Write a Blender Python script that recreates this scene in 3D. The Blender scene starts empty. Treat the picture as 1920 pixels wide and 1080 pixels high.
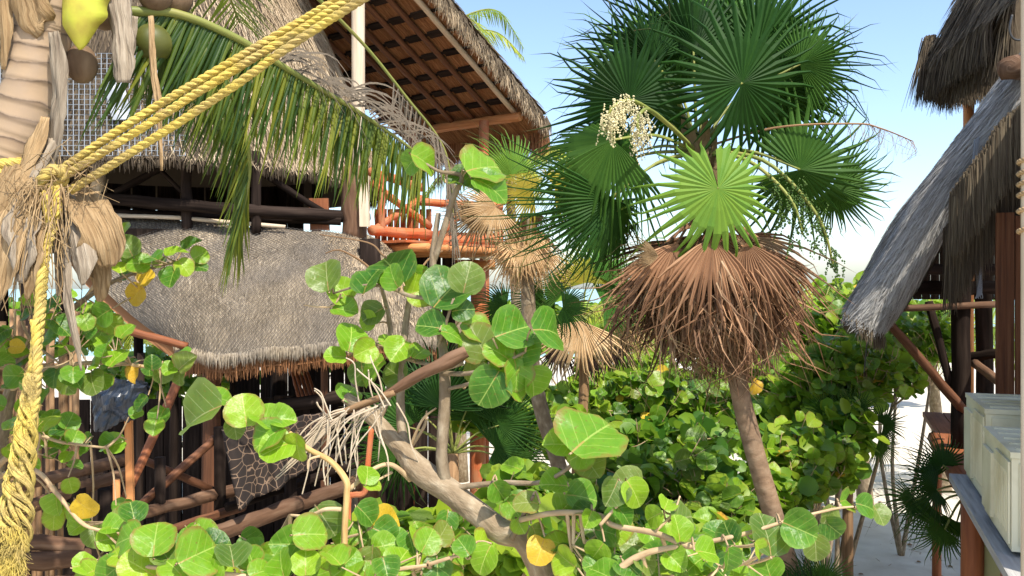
import bpy, math, random
import numpy as np
from mathutils import Vector, Matrix, Quaternion, noise as mnoise
R_ = random.Random(7)
sc = bpy.context.scene
C = sc.collection
# ---------------------------------------------------------------- camera
ZC = 3.6            # eye height: the photographer stands on an upper deck
FP = 1600.0         # focal length in pixels of the 1920 px wide photograph
cam = bpy.data.cameras.new('camera'); cam.sensor_width = 36; cam.lens = 36*FP/1920
cam.clip_start = 0.05; cam.clip_end = 6000
camo = bpy.data.objects.new('camera', cam); C.objects.link(camo)
camo.location = (0, 0, ZC); camo.rotation_euler = (math.radians(90), 0, 0)
sc.camera = camo
# ---------------------------------------------------------------- sky, sun, exposure
SUN_AZ, SUN_EL = math.radians(149), math.radians(56)     # azimuth from +Y towards +X
w = bpy.data.worlds.new('World'); sc.world = w; w.use_nodes = True
wn = w.node_tree.nodes; wl = w.node_tree.links
sky = wn.new('ShaderNodeTexSky'); sky.sky_type = 'NISHITA'; sky.sun_disc = False
sky.sun_elevation = SUN_EL; sky.sun_rotation = SUN_AZ
sky.air_density = 0.95; sky.dust_density = 1.4; sky.ozone_density = 1.8; sky.altitude = 0
bg = wn['Background']; bg.inputs[1].default_value = 0.15
wl.new(sky.outputs[0], bg.inputs[0])
sl = bpy.data.lights.new('sun', 'SUN'); sl.energy = 3.7; sl.angle = math.radians(0.5); sl.color = (1.0, 0.93, 0.82)
so = bpy.data.objects.new('sun', sl); C.objects.link(so)
tosun = Vector((math.sin(SUN_AZ)*math.cos(SUN_EL), math.cos(SUN_AZ)*math.cos(SUN_EL), math.sin(SUN_EL)))
so.rotation_euler = tosun.to_track_quat('Z', 'Y').to_euler(); so.location = tosun*40
sc.view_settings.view_transform = 'Standard'; sc.view_settings.look = 'None'
sc.view_settings.exposure = 1.0; sc.view_settings.gamma = 1
sc.view_settings.use_curve_mapping = False
sc.cycles.max_bounces = 6; sc.cycles.diffuse_bounces = 3; sc.cycles.glossy_bounces = 2; sc.cycles.transmission_bounces = 4; sc.cycles.transparent_max_bounces = 4
# ---------------------------------------------------------------- helpers
def P(px, py, Y):   # the point that stands Y metres away along the photograph's line of sight
    return Vector(((px-960)/FP*Y, Y, ZC+(540-py)/FP*Y))
def PL(lst): return [P(*a) for a in lst]
def px(n, Y): return n/FP*Y
def U(a, b): return R_.uniform(a, b)
def rv(s=1.0): return Vector((U(-s, s), U(-s, s), U(-s, s)))
def smooth(pts, k=5):
    if len(pts) < 3: 
        a, b = pts[0], pts[-1]; return [a.lerp(b, i/k) for i in range(k+1)]
    out = []; n = len(pts)
    for i in range(n-1):
        p0, p1, p2, p3 = pts[max(i-1, 0)], pts[i], pts[i+1], pts[min(i+2, n-1)]
        for j in range(k):
            t = j/k; t2 = t*t; t3 = t2*t
            out.append(0.5*((2*p1)+(p2-p0)*t+(2*p0-5*p1+4*p2-p3)*t2+(3*p1-p0-3*p2+p3)*t3))
    out.append(pts[-1].copy()); return out
def radii(r, n):
    if not isinstance(r, (list, tuple)): return [r]*n
    m = len(r)-1; o = []
    for i in range(n):
        t = i/(n-1)*m; k = min(int(t), m-1); o.append(r[k]+(r[k+1]-r[k])*(t-k))
    return o
class MB:
    def __init__(s): s.v = []; s.f = []; s.uv = []; s.var = []
    def add(s, vs, fs, uvs=None, var=0.5):
        o = len(s.v); s.v += [tuple(a) for a in vs]; s.f += [tuple(i+o for i in q) for q in fs]
        s.uv += uvs if uvs else [(0, 0)]*len(vs)
        s.var += var if isinstance(var, list) else [var]*len(vs)
    def tube(s, pts, r, n=8, cap=True, bump=0, var=0.5, seed=0):
        pts = [Vector(p) for p in pts]
        rr = radii(r, len(pts)); vs = []; uv = []; fs = []
        t0 = (pts[1]-pts[0]).normalized()
        a = t0.orthogonal().normalized()
        L = 0; k = len(pts); ph = U(0, 9)
        for i, p in enumerate(pts):
            t = (pts[min(i+1, k-1)]-pts[max(i-1, 0)]).normalized()
            a = (a-t*a.dot(t)); a = a.normalized() if a.length > 1e-6 else t.orthogonal().normalized()
            b = t.cross(a)
            if i: L += (p-pts[i-1]).length
            for j in range(n+1):
                an = 2*math.pi*j/n
                q = rr[i]
                if bump: q *= 1+bump*mnoise.noise(Vector((math.cos(an)*1.3+ph, math.sin(an)*1.3, L/max(rr[0], .01)*.35+seed)))
                vs.append(p+(a*math.cos(an)+b*math.sin(an))*q); uv.append((j/n*6.28*rr[0], L))
        for i in range(k-1):
            for j in range(n):
                q = i*(n+1)+j; fs.append((q, q+1, q+n+2, q+n+1))
        if cap:
            for base, rev in ((0, True), ((k-1)*(n+1), False)):
                c = len(vs); vs.append(pts[0] if rev else pts[-1]); uv.append((0, 0))
                for j in range(n):
                    fs.append((base+j+1, base+j, c) if rev else (base+j, base+j+1, c))
        s.add(vs, fs, uv, var)
    def box(s, c, ax, ay, az, var=0.5):     # centre and three half-axis vectors
        vs = [c+ax*i+ay*j+az*k for k in (-1, 1) for j in (-1, 1) for i in (-1, 1)]
        fs = [(0, 2, 3, 1), (4, 5, 7, 6), (0, 1, 5, 4), (2, 6, 7, 3), (0, 4, 6, 2), (1, 3, 7, 5)]
        # separate verts per face for clean uvs
        for q in fs:
            p = [vs[i] for i in q]; w_ = (p[1]-p[0]).length; h_ = (p[3]-p[0]).length
            s.add(p, [(0, 1, 2, 3)], [(0, 0), (w_, 0), (w_, h_), (0, h_)] if w_ < h_ else [(0, 0), (0, w_), (h_, w_), (h_, 0)], var)
    def ribbon(s, pts, wdir, w, var=0.5):
        n = len(pts); vs = []; uv = []; L = 0
        for i, p in enumerate(pts):
            if i: L += (p-pts[i-1]).length
            ww = w[i] if isinstance(w, (list, tuple)) else w
            vs += [p-wdir*ww, p+wdir*ww]; uv += [(0, L), (1, L)]
        s.add(vs, [(2*i, 2*i+1, 2*i+3, 2*i+2) for i in range(n-1)], uv, var)
    def grid(s, fn, nu, nv, var=0.5, uvs=(1, 1)):
        vs = []; uv = []
        for j in range(nv+1):
            for i in range(nu+1):
                vs.append(fn(i/nu, j/nv)); uv.append((i/nu*uvs[0], j/nv*uvs[1]))
        s.add(vs, [(j*(nu+1)+i, j*(nu+1)+i+1, (j+1)*(nu+1)+i+1, (j+1)*(nu+1)+i) for j in range(nv) for i in range(nu)], uv, var)
    def mesh(s, name, mat, off=Vector(), sm=True):
        me = bpy.data.meshes.new(name)
        if s.v:
            va = np.array(s.v, dtype=np.float32)-np.array(off, dtype=np.float32)
            me.from_pydata(va.tolist(), [], s.f)
            li = np.empty(len(me.loops), dtype=np.int32); me.loops.foreach_get('vertex_index', li)
            ul = me.uv_layers.new(name='UVMap'); ul.data.foreach_set('uv', np.array(s.uv, dtype=np.float32)[li].ravel())
            at = me.attributes.new('var', 'FLOAT', 'POINT'); at.data.foreach_set('value', np.array(s.var, dtype=np.float32))
            if sm: me.polygons.foreach_set('use_smooth', [True]*len(me.polygons))
        me.materials.append(mat); return me
    def build(s, name, mat, parent=None, sm=True, label=None, kind=None):
        off = Vector(parent.get('_L', (0, 0, 0))) if parent else Vector()
        o = bpy.data.objects.new(name, s.mesh(name, mat, off, sm)); C.objects.link(o)
        if parent: o.parent = parent; o['_L'] = tuple(off)
        if label: o['label'] = label
        if kind: o['kind'] = kind
        return o
def thing(name, label, cat, loc, group=None):
    o = bpy.data.objects.new(name, None); C.objects.link(o); o.empty_display_size = .1
    o.location = loc; o['_L'] = tuple(loc); o['label'] = label; o['category'] = cat
    if group: o['group'] = group
    return o
def inst(name, me, parent, pos, ydir, zdir, s=1.0):   # a shared mesh: +Y runs along ydir, +Z is its face
    y = ydir.normalized(); x = y.cross(zdir)
    x = x.normalized() if x.length > 1e-5 else y.orthogonal().normalized()
    z = x.cross(y)
    o = bpy.data.objects.new(name, me); C.objects.link(o)
    o.parent = parent; L = Vector(parent['_L'])
    m = Matrix((x, y, z)).transposed().to_4x4()
    o.rotation_mode = 'QUATERNION'; o.rotation_quaternion = m.to_quaternion()
    o.location = Vector(pos)-L; o.scale = (s, s, s); return o
def xform(mb, pos, ydir, zdir, s=1.0):
    y = ydir.normalized(); x = y.cross(zdir).normalized(); z = x.cross(y)
    o = MB(); o.f = mb.f; o.uv = mb.uv; o.var = mb.var
    o.v = [tuple(pos+(x*a+y*b+z*c)*s) for a, b, c in mb.v]; return o
# ---------------------------------------------------------------- materials
def nodes_of(name):
    m = bpy.data.materials.new(name); m.use_nodes = True
    return m, m.node_tree.nodes, m.node_tree.links, m.node_tree.nodes['Principled BSDF']
def mathn(n, l, op, a, b=None):
    q = n.new('ShaderNodeMath'); q.operation = op
    for i, v in enumerate((a, b)):
        if v is None: continue
        if isinstance(v, (int, float)): q.inputs[i].default_value = v
        else: l.new(v, q.inputs[i])
    return q.outputs[0]
def mixc(n, l, f, a, b, mode='MIX'):
    q = n.new('ShaderNodeMix'); q.data_type = 'RGBA'; q.blend_type = mode
    for s, v in ((0, f), (6, a), (7, b)):
        if isinstance(v, (int, float)): q.inputs[s].default_value = v
        elif isinstance(v, tuple): q.inputs[s].default_value = (*v, 1)
        else: l.new(v, q.inputs[s])
    return q.outputs[2]
def ramp(n, l, f, cols):
    q = n.new('ShaderNodeValToRGB'); e = q.color_ramp.elements
    while len(e) < len(cols): e.new(0.5)
    for i, c in enumerate(cols):
        p, c = c if isinstance(c[1], tuple) else (i/(len(cols)-1), c)
        e[i].position = p; e[i].color = (*c, 1)
    l.new(f, q.inputs[0]); return q.outputs[0]
def translucent(m, n, l, b, col, k):
    t = n.new('ShaderNodeBsdfTranslucent'); mx = n.new('ShaderNodeMixShader'); mx.inputs[0].default_value = k
    if isinstance(col, tuple): t.inputs[0].default_value = (*col, 1)
    else: l.new(col, t.inputs[0])
    l.new(b.outputs[0], mx.inputs[1]); l.new(t.outputs[0], mx.inputs[2])
    l.new(mx.outputs[0], n['Material Output'].inputs[0])
def mk(name, cols, coord='UV', scale=(1, 1, 1), detail=5, rough=.8, bump=.3, rnd=.2, trans=0, spec=.25, attr=0, big=None, metal=0):
    m, n, l, b = nodes_of(name)
    tc = n.new('ShaderNodeTexCoord'); mp = n.new('ShaderNodeMapping'); mp.inputs['Scale'].default_value = scale
    l.new(tc.outputs[coord], mp.inputs[0])
    oi = n.new('ShaderNodeObjectInfo')
    nz = n.new('ShaderNodeTexNoise'); nz.noise_dimensions = '4D'; nz.inputs['Scale'].default_value = 1; nz.inputs['Detail'].default_value = detail
    l.new(mp.outputs[0], nz.inputs[0]); l.new(mathn(n, l, 'MULTIPLY', oi.outputs['Random'], 37.0), nz.inputs['W'])
    f = nz.outputs[0]
    f = mathn(n, l, 'ADD', mathn(n, l, 'MULTIPLY', mathn(n, l, 'SUBTRACT', f, .5), 1.7), .5)
    if attr:
        at = n.new('ShaderNodeAttribute'); at.attribute_name = 'var'
        mx = n.new('ShaderNodeMix'); mx.inputs[0].default_value = attr
        l.new(f, mx.inputs[2]); l.new(at.outputs['Fac'], mx.inputs[3]); f = mx.outputs[0]
    col = ramp(n, l, f, cols)
    if big:     # large weathered patches: (scale, colour, amount)
        n2 = n.new('ShaderNodeTexNoise'); n2.inputs['Scale'].default_value = big[0]; n2.inputs['Detail'].default_value = 4
        l.new(tc.outputs['Object'], n2.inputs[0])
        q = ramp(n, l, n2.outputs[0], [(.42, (0, 0, 0)), (.62, (big[2],)*3)])
        col = mixc(n, l, q, col, big[1])
    k = mathn(n, l, 'ADD', mathn(n, l, 'MULTIPLY', oi.outputs['Random'], 2*rnd), 1-rnd)
    vm = n.new('ShaderNodeVectorMath'); vm.operation = 'SCALE'; l.new(col, vm.inputs[0]); l.new(k, vm.inputs['Scale'])
    col = vm.outputs[0]
    l.new(col, b.inputs['Base Color']); b.inputs['Roughness'].default_value = rough
    b.inputs['Specular IOR Level'].default_value = spec; b.inputs['Metallic'].default_value = metal
    if bump:
        bp = n.new('ShaderNodeBump'); bp.inputs['Strength'].default_value = bump; bp.inputs['Distance'].default_value = .02
        l.new(nz.outputs[0], bp.inputs['Height']); l.new(bp.outputs[0], b.inputs['Normal'])
    if trans: translucent(m, n, l, b, col, trans)
    return m
def leafmat(name, cols, vein, trans=.32, rough=.36, veins=True, tcol=(.42, .66, .05), tips=None):
    m, n, l, b = nodes_of(name)
    tc = n.new('ShaderNodeTexCoord'); oi = n.new('ShaderNodeObjectInfo')
    at = n.new('ShaderNodeAttribute'); at.attribute_name = 'var'
    f = mathn(n, l, 'ADD', oi.outputs['Random'], mathn(n, l, 'SUBTRACT', at.outputs['Fac'], .5))
    nz = n.new('ShaderNodeTexNoise'); nz.inputs['Scale'].default_value = 9; nz.inputs['Detail'].default_value = 4
    l.new(tc.outputs['Object'], nz.inputs[0])
    f = mathn(n, l, 'ADD', f, mathn(n, l, 'MULTIPLY', mathn(n, l, 'SUBTRACT', nz.outputs[0], .5), .5))
    col = ramp(n, l, f, cols)
    if veins:
        sp = n.new('ShaderNodeSeparateXYZ'); l.new(tc.outputs['UV'], sp.inputs[0])
        ax = mathn(n, l, 'ABSOLUTE', sp.outputs[0])
        mid = mathn(n, l, 'LESS_THAN', ax, .014)
        fr = mathn(n, l, 'FRACT', mathn(n, l, 'MULTIPLY', mathn(n, l, 'SUBTRACT', sp.outputs[1], mathn(n, l, 'MULTIPLY', ax, .75)), 4.6))
        lat = mathn(n, l, 'MULTIPLY', mathn(n, l, 'LESS_THAN', fr, .075), mathn(n, l, 'LESS_THAN', ax, .42))
        v = mathn(n, l, 'MAXIMUM', mid, mathn(n, l, 'MULTIPLY', lat, .6))
        col = mixc(n, l, mathn(n, l, 'MULTIPLY', v, .6), col, vein)
        rr2 = n.new('ShaderNodeVectorMath'); rr2.operation = 'DISTANCE'; l.new(tc.outputs['UV'], rr2.inputs[0]); rr2.inputs[1].default_value = (0, .5, 0)
        col = mixc(n, l, ramp(n, l, rr2.outputs['Value'], [(.40, (0, 0, 0)), (.52, (.14, .14, .14))]), col, vein)
        col = mixc(n, l, mathn(n, l, 'MULTIPLY', mathn(n, l, 'MULTIPLY', mid, mathn(n, l, 'LESS_THAN', sp.outputs[1], .35)), .5), col, (.40, .12, .05))
        ed = mathn(n, l, 'MULTIPLY', ramp(n, l, mathn(n, l, 'ADD', rr2.outputs['Value'], mathn(n, l, 'MULTIPLY', mathn(n, l, 'SUBTRACT', nz.outputs[0], .5), .25)), [(.44, (0, 0, 0)), (.54, (.85, .85, .85))]), mathn(n, l, 'GREATER_THAN', oi.outputs['Random'], .70))
        col = mixc(n, l, ed, col, (.20, .11, .03))
        # brown specks and nibbled edges of old leaves
        n3 = n.new('ShaderNodeTexNoise'); n3.inputs['Scale'].default_value = 26; n3.inputs['Detail'].default_value = 2
        ad = n.new('ShaderNodeVectorMath'); l.new(tc.outputs['Object'], ad.inputs[0]); 
        cb = n.new('ShaderNodeCombineXYZ'); l.new(mathn(n, l, 'MULTIPLY', oi.outputs['Random'], 50), cb.inputs[0]); l.new(cb.outputs[0], ad.inputs[1])
        l.new(ad.outputs[0], n3.inputs[0])
        sp2 = ramp(n, l, n3.outputs[0], [(.64, (0, 0, 0)), (.70, (.8, .8, .8))])
        col = mixc(n, l, sp2, col, (.16, .10, .02))
    if tips:    # withered ends of the segments
        s4 = n.new('ShaderNodeSeparateXYZ'); l.new(tc.outputs['UV'], s4.inputs[0])
        n4 = n.new('ShaderNodeTexNoise'); n4.inputs['Scale'].default_value = 14; l.new(tc.outputs['UV'], n4.inputs[0])
        q = mathn(n, l, 'ADD', s4.outputs[1], mathn(n, l, 'MULTIPLY', mathn(n, l, 'SUBTRACT', n4.outputs[0], .5), .5))
        col = mixc(n, l, ramp(n, l, q, [(.78, (0, 0, 0)), (1, (.8, .8, .8))]), col, tips)
    l.new(col, b.inputs['Base Color']); b.inputs['Roughness'].default_value = rough
    b.inputs['Specular IOR Level'].default_value = .3 if not tips else .12
    bp = n.new('ShaderNodeBump'); bp.inputs['Strength'].default_value = .25; bp.inputs['Distance'].default_value = .01
    l.new(nz.outputs[0], bp.inputs['Height']); l.new(bp.outputs[0], b.inputs['Normal'])
    tcl = mixc(n, l, .55, col, tcol)
    translucent(m, n, l, b, tcl, trans); return m

MAT = {}
MAT['sand'] = mk('sand', [(.42, .37, .29), (.58, .53, .44), (.68, .63, .54)], 'Object', (3.5, 3.5, 3.5), 9, .95, .5, 0, big=(.5, (.50, .43, .33), .6))
MAT['sea'] = mk('sea', [(.20, .36, .36), (.30, .48, .46)], 'Object', (.08, .3, 1), 4, .25, .3, 0)
MAT['thatch_base'] = mk('thatch_base', [(.10, .07, .045), (.19, .15, .10)], 'Object', (9, 9, 9), 4, .95, .4, .05)
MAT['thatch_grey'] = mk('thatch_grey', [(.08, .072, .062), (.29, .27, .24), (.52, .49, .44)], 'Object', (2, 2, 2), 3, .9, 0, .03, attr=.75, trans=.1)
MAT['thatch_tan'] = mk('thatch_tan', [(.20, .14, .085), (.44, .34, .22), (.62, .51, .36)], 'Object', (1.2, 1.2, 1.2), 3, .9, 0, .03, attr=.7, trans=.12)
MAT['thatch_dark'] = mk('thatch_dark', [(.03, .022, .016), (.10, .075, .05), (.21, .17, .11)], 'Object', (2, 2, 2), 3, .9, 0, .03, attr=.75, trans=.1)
MAT['thatch_red'] = mk('thatch_red', [(.14, .06, .025), (.33, .155, .068), (.46, .25, .12)], 'Object', (3, 3, 3), 3, .9, 0, .03, attr=.75, trans=.1)
MAT['bark_log'] = mk('bark_log', [(.055, .028, .016), (.13, .07, .04), (.22, .14, .09)], 'UV', (22, 3, 1), 6, .85, .5, .25)
MAT['wood_red'] = mk('wood_red', [(.14, .045, .018), (.25, .085, .033), (.33, .13, .055)], 'UV', (30, 2.5, 1), 6, .6, .35, .2)
MAT['wood_brown'] = mk('wood_brown', [(.05, .022, .012), (.12, .05, .024), (.20, .09, .045)], 'UV', (30, 2.5, 1), 6, .65, .4, .25)
MAT['wood_orange'] = mk('wood_orange', [(.34, .12, .035), (.52, .21, .07), (.62, .30, .12)], 'UV', (30, 2, 1), 6, .6, .3, .12)
MAT['paint_orange'] = mk('paint_orange', [(.27, .06, .022), (.45, .115, .038), (.54, .19, .08)], 'UV', (30, 3, 1), 7, .65, .5, .15, big=(5, (.36, .19, .10), .6))
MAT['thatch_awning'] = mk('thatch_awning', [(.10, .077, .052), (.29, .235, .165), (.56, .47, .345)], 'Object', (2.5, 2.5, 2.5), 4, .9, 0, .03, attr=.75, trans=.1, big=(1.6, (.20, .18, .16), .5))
MAT['thatch_silver'] = mk('thatch_silver', [(.16, .15, .14), (.40, .39, .37), (.62, .61, .58)], 'Object', (1.5, 1.5, 1.5), 3, .85, 0, .03, attr=.7, trans=.1)
MAT['wood_dark'] = mk('wood_dark', [(.008, .006, .005), (.022, .015, .012), (.05, .036, .028)], 'UV', (25, 2, 1), 5, .9, .4, .3, spec=.05)
MAT['wood_pale'] = mk('wood_pale', [(.36, .27, .18), (.52, .42, .30), (.62, .52, .40)], 'UV', (25, 2, 1), 5, .8, .3, .12)
MAT['wood_grey'] = mk('wood_grey', [(.20, .19, .18), (.33, .32, .30), (.44, .43, .40)], 'UV', (40, 2.5, 1), 7, .85, .6, .1)
MAT['plank_red'] = mk('plank_red', [(.06, .022, .012), (.16, .06, .026), (.27, .12, .055)], 'UV', (45, 1.6, 1), 7, .75, .5, .25)
MAT['limb'] = mk('limb', [(.13, .09, .055), (.26, .20, .13), (.42, .35, .25)], 'UV', (28, 16, 1), 6, .9, .6, .15, big=(14, (.17, .12, .07), .6))
MAT['twig'] = mk('twig', [(.26, .17, .09), (.42, .30, .17), (.52, .40, .25)], 'UV', (30, 14, 1), 4, .85, .3, .2)
MAT['twig_pale'] = mk('twig_pale', [(.36, .28, .19), (.56, .47, .35)], 'UV', (30, 14, 1), 4, .9, .3, .1)
MAT['stick'] = mk('stick', [(.12, .065, .03), (.24, .14, .07), (.33, .21, .11)], 'UV', (35, 3, 1), 6, .85, .5, .3)
MAT['palm_trunk'] = mk('palm_trunk', [(.14, .085, .05), (.26, .17, .105), (.36, .26, .17)], 'UV', (12, 26, 1), 6, .9, .5, .06, big=(6, (.12, .08, .05), .5))
MAT['dry'] = mk('dry_leaf', [(.16, .09, .04), (.36, .24, .12), (.54, .39, .22)], 'UV', (110, 7, 1), 6, .85, .9, .2, trans=.15)
MAT['dry_grey'] = mk('dry_grey_leaf', [(.14, .10, .07), (.29, .235, .17), (.46, .39, .30)], 'UV', (110, 7, 1), 6, .85, .9, .15, trans=.10)
MAT['fibre'] = mk('fibre', [(.20, .125, .06), (.42, .30, .16)], 'UV', (9, 9, 1), 3, .9, 0, .2)
MAT['fan'] = leafmat('fan_green', [(.008, .028, .006), (.019, .060, .010), (.042, .098, .015)], (.2, .3, .1), .18, .55, False, (.20, .42, .03), (.16, .11, .06))
MAT['fan_light'] = leafmat('fan_light_green', [(.05, .15, .03), (.09, .22, .04), (.15, .26, .035)], (.2, .3, .1), .25, .5, False, (.3, .5, .04), (.24, .17, .07))
MAT['fan_yellow'] = leafmat('fan_yellowing', [(.30, .24, .03), (.45, .36, .04), (.26, .30, .04)], (.2, .3, .1), .3, .5, False, (.6, .5, .05))
MAT['fan_dead'] = mk('fan_dead', [(.08, .040, .022), (.24, .125, .065), (.46, .29, .165)], 'UV', (7, 1.2, 1), 4, .75, .3, .45, trans=.12)
MAT['fan_tan'] = mk('fan_tan_dead', [(.14, .085, .05), (.32, .21, .12), (.50, .37, .23)], 'UV', (7, 1.2, 1), 4, .75, .3, .3, trans=.15)
MAT['fan_pale'] = mk('fan_pale_dead', [(.42, .26, .12), (.62, .42, .22), (.70, .54, .34)], 'UV', (3, 3, 1), 4, .8, .2, .12, trans=.2)
MAT['fan_black'] = mk('fan_black_dead', [(.018, .012, .010), (.06, .035, .025)], 'UV', (3, 3, 1), 4, .85, .2, .2, trans=.05)
MAT['frond'] = leafmat('frond_leaflet', [(.015, .042, .007), (.038, .080, .010), (.09, .125, .015)], (.2, .3, .1), .28, .4, False, (.34, .44, .03))
MAT['frond_olive'] = leafmat('frond_olive', [(.045, .085, .010), (.11, .15, .015), (.20, .21, .02)], (.2, .3, .1), .32, .45, False, (.5, .5, .03))
MAT['frond_yellow'] = leafmat('frond_yellow', [(.10, .20, .03), (.22, .32, .04), (.38, .40, .05)], (.2, .3, .1), .35, .45, False, (.6, .65, .06))
MAT['petiole'] = mk('petiole', [(.10, .14, .03), (.20, .22, .05), (.27, .24, .07)], 'UV', (12, 4, 1), 4, .5, .15, .15)
MAT['grape'] = leafmat('sea_grape_leaf', [(.018, .080, .010), (.050, .16, .013), (.10, .24, .016), (.17, .31, .018)], (.40, .50, .12))
MAT['grape_far'] = leafmat('sea_grape_far', [(.032, .10, .010), (.09, .20, .015), (.16, .28, .018), (.25, .34, .022)], (.3, .42, .10), .36)
MAT['grape_mass'] = leafmat('sea_grape_mass', [(.03, .10, .010), (.09, .20, .015), (.17, .29, .018), (.25, .34, .022)], (.3, .42, .10), .36, .45, False)
MAT['grape_lime'] = leafmat('sea_grape_lime', [(.12, .27, .012), (.19, .34, .015), (.25, .37, .018)], (.48, .56, .14))
MAT['grape_olive'] = leafmat('sea_grape_olive', [(.06, .12, .02), (.12, .18, .03), (.18, .22, .04)], (.4, .42, .2))
MAT['grape_yellow'] = leafmat('sea_grape_yellow', [(.50, .33, .02), (.62, .42, .03), (.48, .26, .03)], (.6, .45, .1), .3, .45, True, (.7, .5, .04))
MAT['rope'] = mk('rope', [(.36, .25, .05), (.64, .48, .10), (.80, .66, .20)], 'UV', (160, 14, 1), 6, .9, .9, .06, big=(7, (.38, .28, .13), .65))
MAT['plank_grey'] = mk('plank_grey', [(.12, .09, .07), (.22, .17, .13), (.30, .25, .20)], 'UV', (45, 1.6, 1), 7, .8, .5, .2)
MAT['cream_metal'] = mk('cream_metal', [(.60, .56, .39), (.68, .64, .46), (.72, .69, .51)], 'Object', (7, 7, 1.5), 8, .45, .08, .03, big=(2.8, (.40, .34, .17), .75))
MAT['grille'] = mk('grille', [(.05, .05, .045), (.09, .09, .08)], 'Object', (4, 4, 4), 3, .6, 0, .02)
MAT['wall_lime'] = mk('wall_lime', [(.36, .38, .18), (.46, .47, .25)], 'Object', (5, 5, 3), 6, .85, .2, .02)
MAT['net'] = mk('net', [(.22, .25, .29), (.38, .42, .46)], 'UV', (4, 4, 1), 3, .6, 0, .02)
MAT['net_dark'] = mk('net_dark', [(.05, .045, .04), (.11, .10, .09)], 'UV', (4, 4, 1), 3, .7, 0, .02)
MAT['bag'] = mk('bag', [(.012, .014, .018), (.022, .028, .04), (.03, .06, .12)], 'Object', (5, 5, 5), 6, .35, .8, 0, spec=.5)
MAT['stem_gold'] = mk('stem_gold', [(.36, .20, .07), (.52, .33, .13), (.60, .42, .20)], 'UV', (40, 12, 1), 5, .75, .3, .05)
MAT['flower'] = mk('flower', [(.55, .48, .24), (.72, .66, .40), (.80, .74, .50)], 'Object', (30, 30, 30), 3, .85, 0, .1, trans=.25)
MAT['fruit'] = mk('fruit', [(.02, .05, .012), (.05, .10, .02), (.09, .14, .03)], 'Object', (20, 20, 20), 3, .5, 0, .1)
MAT['metal_wire'] = mk('wire', [(.03, .03, .03), (.05, .05, .05)], 'UV', (5, 5, 1), 2, .5, 0, 0)
# ---------------------------------------------------------------- setting
def ground_z(x, y):
    z = .05*mnoise.noise(Vector((x*.35, y*.35, 3)))+.025*mnoise.noise(Vector((x*1.7, y*1.7, 7)))
    z += .10*mnoise.noise(Vector((x*.11, y*.11, 1)))
    if y > 45: z -= min((y-45)*.09, 2.2)
    return z
g = MB()
xs = [-2600, -700, -200, -60, -25]+[-16+.4*i for i in range(81)]+[25, 60, 200, 700, 2600]
ys = [-40, -10]+[.4*i for i in range(76)]+[34, 40, 45, 50, 56, 64, 75, 120, 400, 1200, 3500]
gv = [Vector((x, y, ground_z(x, y))) for y in ys for x in xs]; nx = len(xs)
g.add(gv, [(j*nx+i, j*nx+i+1, (j+1)*nx+i+1, (j+1)*nx+i) for j in range(len(ys)-1) for i in range(nx-1)])
o = g.build('ground', MAT['sand']); o['kind'] = 'structure'; o['label'] = 'pale sand ground and footpath between the huts'
g = MB(); g.add([Vector(a) for a in ((-2600, 58, -1.15), (2600, 58, -1.15), (2600, 3500, -1.15), (-2600, 3500, -1.15))], [(0, 1, 2, 3)])
o = g.build('sea', MAT['sea']); o['kind'] = 'structure'; o['label'] = 'pale turquoise sea beyond the palms'

# ---------------------------------------------------------------- thatch
def snormal(S, u, v, h=.004):
    a = S(min(u+h, 1), v)-S(max(u-h, 0), v); b = S(u, min(v+h, 1))-S(u, max(v-h, 0))
    n = a.cross(b); return n.normalized() if n.length > 1e-9 else Vector((0, 0, 1))
def thatch(S, n, dv, w, lift, flip=1, urange=(0, 1), vrange=(0, 1), skew=.015, over=.06, var=None, keep=None):
    mb = MB()
    for _ in range(n):
        u = U(*urange); v = U(*vrange)
        if keep and not keep(u, v): continue
        L = dv*U(.6, 1.3); u2 = min(max(u+U(-skew, skew), 0), 1)
        nm = snormal(S, min(max(u, .01), .99), min(max(v, .01), .99))*flip
        p0 = S(u, v); e = v+L
        if e <= 1: p2 = S(u2, e)
        else:
            p2 = S(u2, 1); d = (p2-S(u2, .94)); 
            if d.length > 1e-6: p2 = p2+d.normalized()*min((e-1)/dv, 1)*over*2*U(.2, 1)
        p1 = p0.lerp(p2, .5)
        k0, k1 = lift*U(.1, .5), lift*U(.2, 1.3)
        p0 = p0+nm*k0*.3; p1 = p1+nm*(k0+k1)*.5; p2 = p2+nm*k1
        wd = (p2-p0).cross(nm); 
        if wd.length < 1e-6: continue
        wd.normalize(); wd = (wd+nm*U(-.5, .5)).normalized()
        ww = w*U(.5, 1.3)
        vv = U(0, 1) if var is None else var(u, v)
        mb.ribbon([p0, p1, p2], wd, [ww*.8, ww, ww*.25], vv)
    return mb
def fringe(curve, n, L, w, out, var=(0, 1), sway=.12):      # loose straw hanging from an edge
    mb = MB(); k = len(curve)-1
    for _ in range(n):
        t = U(0, k-1e-4); i = int(t); p = curve[i].lerp(curve[i+1], t-i)+rv(.03)
        l_ = L*U(.35, 1.15); d = Vector((U(-sway, sway), U(-sway, sway), -1))+out*U(0, .5)
        q = p+d*l_*.5+out*.03; r = p+d*l_+Vector((0, 0, -.03))
        wd = Vector((U(-1, 1), U(-.3, .3), 0)).normalized()
        mb.ribbon([p, q, r], wd, [w, w*.9, w*.2], U(*var))
    return mb
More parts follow.
